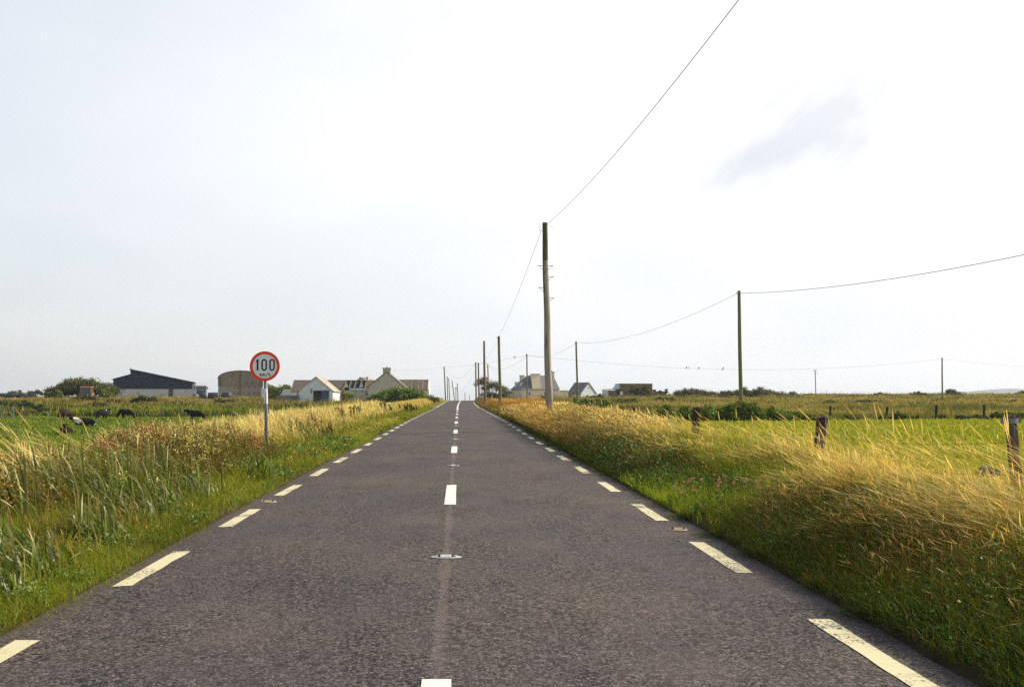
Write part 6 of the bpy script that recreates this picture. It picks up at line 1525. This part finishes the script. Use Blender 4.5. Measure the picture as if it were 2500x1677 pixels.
def chim(a_, b_, zt_, zb_, y0_, y1_, pot=True):
    c_ = MB().box(X(a_),X(b_),y0_,y1_,Z(zb_),Z(zt_)).build('chimney', M['cream'], o)
    MB().box(X(a_)-.1,X(b_)+.1,y0_-.1,y1_+.1,Z(zt_)+.003,Z(zt_)+.25).build('chimney_cap', M['greyren'], c_)
    if pot: MB().tube([((X(a_)+X(b_))/2,(y0_+y1_)/2,Z(zt_)+.25),((X(a_)+X(b_))/2,(y0_+y1_)/2,Z(zt_)+.6)], .14, 8).build('chimney_pot', M['rustroof'], c_)
chim(1358,1368,908.5,938,4.5,5.9); chim(1288,1297,917,934,7.0,8.4,False)
def win(a_, b_, t_, bo, y_=-.02, side=False):
    w_ = MB().box(X(a_),X(b_),y_-.04,y_+.015,Z(bo),Z(t_)).build('window', M['frame'], o)
    MB().box(X(a_)+.1,X(b_)-.1,y_-.06,y_-.043,Z(bo)+.1,Z(t_)-.1).build('pane', M['glass'], w_)
win(1289,1294.6,956,965.5); win(1328.3,1334.3,955.5,965.5); win(1349,1352,957,965)
for yy in (2.2, 5.0, 8.0):
    w_ = MB().box(x0-.05,x0+.015,yy,yy+1.0,Z(968),Z(957)).build('window', M['frame'], o); MB().box(x0-.07,x0-.052,yy+.1,yy+.9,Z(968)+.1,Z(957)-.1).build('pane', M['glass'], w_)
for yy in (2.2, 7.0):
    dm = MB().hull8([(x0+.3,yy,ea+.5),(x0+1.7,yy,ea+.5),(x0+1.7,yy+1.5,ea+.5),(x0+.3,yy+1.5,ea+.5)], [(x0+.3,yy,ea+1.7),(x0+1.7,yy,ea+1.7),(x0+1.7,yy+1.5,ea+1.7),(x0+.3,yy+1.5,ea+1.7)]).build('dormer', M['blue_wh'], o)
    MB().slab([(x0+.15,yy-.15,ea+1.71),(x0+1.8,yy-.15,ea+1.95),(x0+1.8,yy+1.65,ea+1.95),(x0+.15,yy+1.65,ea+1.71)], -.1).build('dormer_roof', M['slate'], dm)
MB().tube([(x0+.35,-.08,-1),(x0+.35,-.08,ea)], .05, 6).build('downpipe', M['frame'], o)
MB().box(x1+.004,X(1392),.6,6,-1.5,Z(953.6)).build('annex', M['cream'], o)
MB().box(x1+.007,X(1392.6),.45,6.15,Z(953.6)+.003,Z(952.6)).build('annex_roof', M['greyren'], o)
# small hip-roofed red object beside the pole: a parked red cart
o, X, Z = B('tin_hay_cover', 'small curved rusty red sheet lying before the cream annex', 'sheet', 1356.5, 236, 0)
mb = MB(); K = 10
for k in range(K):
    a0, a1 = R(15+150*k/K), R(15+150*(k+1)/K); f_ = lambda a_, r_: (X(1356.5)-.75*math.cos(a_)*r_, Z(972)+.55*math.sin(a_)*r_)
    p0, p1, p2, p3 = f_(a0,1), f_(a1,1), f_(a1,1.06), f_(a0,1.06)
    mb.hull8([(p0[0],0,p0[1]),(p1[0],0,p1[1]),(p2[0],0,p2[1]),(p3[0],0,p3[1])], [(p0[0],1.6,p0[1]),(p1[0],1.6,p1[1]),(p2[0],1.6,p2[1]),(p3[0],1.6,p3[1])])
mb.build('curved_sheet', M['rustroof'], o)
# blue gabled shed
o, X, Z = B('blue_gabled_shed', 'pale blue gabled shed with slate roof right of the cream house', 'shed', 1418, 264, R(33))
Wd = (1460.4-1418)*.1015/math.cos(R(30)); ea, apz = Z(961), Z(934); Ld = 5.2
MB().add([(0,0,-1.5),(Wd,0,-1.5),(Wd,Ld,-1.5),(0,Ld,-1.5),(0,0,ea),(Wd,0,ea),(Wd,Ld,ea),(0,Ld,ea),(Wd/2,0,apz),(Wd/2,Ld,apz)], [(0,1,5,8,4),(2,3,7,9,6),(1,2,6,5)]).build('gable_walls', M['blue_wh'], o)
MB().add([(-.003,0,-1.5),(-.003,Ld,-1.5),(-.003,Ld,ea),(-.003,0,ea)], [(0,1,2,3)]).build('side_wall', M['wh_wall'], o)
MB().slab([(-.2,-.15,ea-.15),(Wd/2,-.15,apz+.03),(Wd/2,Ld+.15,apz+.03),(-.2,Ld+.15,ea-.15)], -.12).build('roof', M['slate'], o)
MB().slab([(Wd+.2,-.15,ea-.15),(Wd/2,-.15,apz+.03),(Wd/2,Ld+.15,apz+.03),(Wd+.2,Ld+.15,ea-.15)], .12).build('roof', M['slate'], o)
MB().box(-.06,-.006,Ld-1.5,Ld-.6,-1,Z(964)).build('door', M['reddoor'], o)
MB().box(Wd/2-.35,Wd/2+.35,-.05,-.003,Z(947),Z(946)).build('vent', M['lintel'], o)
# brown flat building
o, X, Z = B('brown_flat_building', 'long brown flat roofed building with a lower open lean-to on its left', 'building', 1552, 292, 0)
MB().box(X(1513),X(1593.6),0,9,-2,Z(937.4)).build('main_block', M['brownb'], o)
MB().box(X(1512.5),X(1594),-.1,9.1,Z(937.4)+.003,Z(936.2)).build('parapet', M['lintel'], o)
MB().prism([(X(1503),Z(951)),(X(1512.9),Z(951)),(X(1512.9),Z(937.5))], .2, 8).build('gable_wing', M['blue_wh'], o)
MB().box(X(1481),X(1518),-3,-.12,-2,Z(953)).build('lean_to', M['brownb'], o)
MB().slab([(X(1467),-3.3,Z(952.6)),(X(1519),-3.3,Z(950)),(X(1519),-.11,Z(949)),(X(1467),-.11,Z(951.6))], -.12).build('lean_to_roof', M['lintel'], o)
MB().box(X(1468.8),X(1480.9),-2.9,-.3,-2,Z(953.2)).build('blue_end_wall', M['blue_wh'], o)
MB().box(X(1501),X(1508.5),-3.05,-3.003,Z(964),Z(954.5)).build('opening', M['dark'], o)
MB().box(X(1509.5),X(1516),-3.05,-3.003,Z(964),Z(956)).build('white_panel', M['wh_wall'], o)
MB().box(X(1593.9),X(1604.5),1,8,-2,Z(950.6)).build('low_wing', M['brownb'], o)
MB().box(X(1604.8),X(1622),1,8,-2,Z(955)).build('low_wall', M['brownb'], o)

# ---------------------------------------------------------------- haze
HAZE = True
if HAZE:
    hz_ = MB().box(-8990, 8990, -120, 15900, -21, 75).build('haze', None)
    m = bpy.data.materials.new('sea_air'); m.use_nodes = True; nt = m.node_tree
    for n_ in list(nt.nodes): nt.nodes.remove(n_)
    om = N(nt, 'ShaderNodeOutputMaterial'); vp = N(nt, 'ShaderNodeVolumePrincipled', Density=0.00012)
    vp.inputs['Color'].default_value = (.80,.88,.98,1); vp.inputs['Anisotropy'].default_value = .2
    nt.links.new(vp.outputs[0], om.inputs['Volume']); hz_.data.materials.append(m)
    tag(hz_, kind='stuff'); hz_['label'] = 'thin pale sea haze over the whole landscape'; hz_['category'] = 'haze'
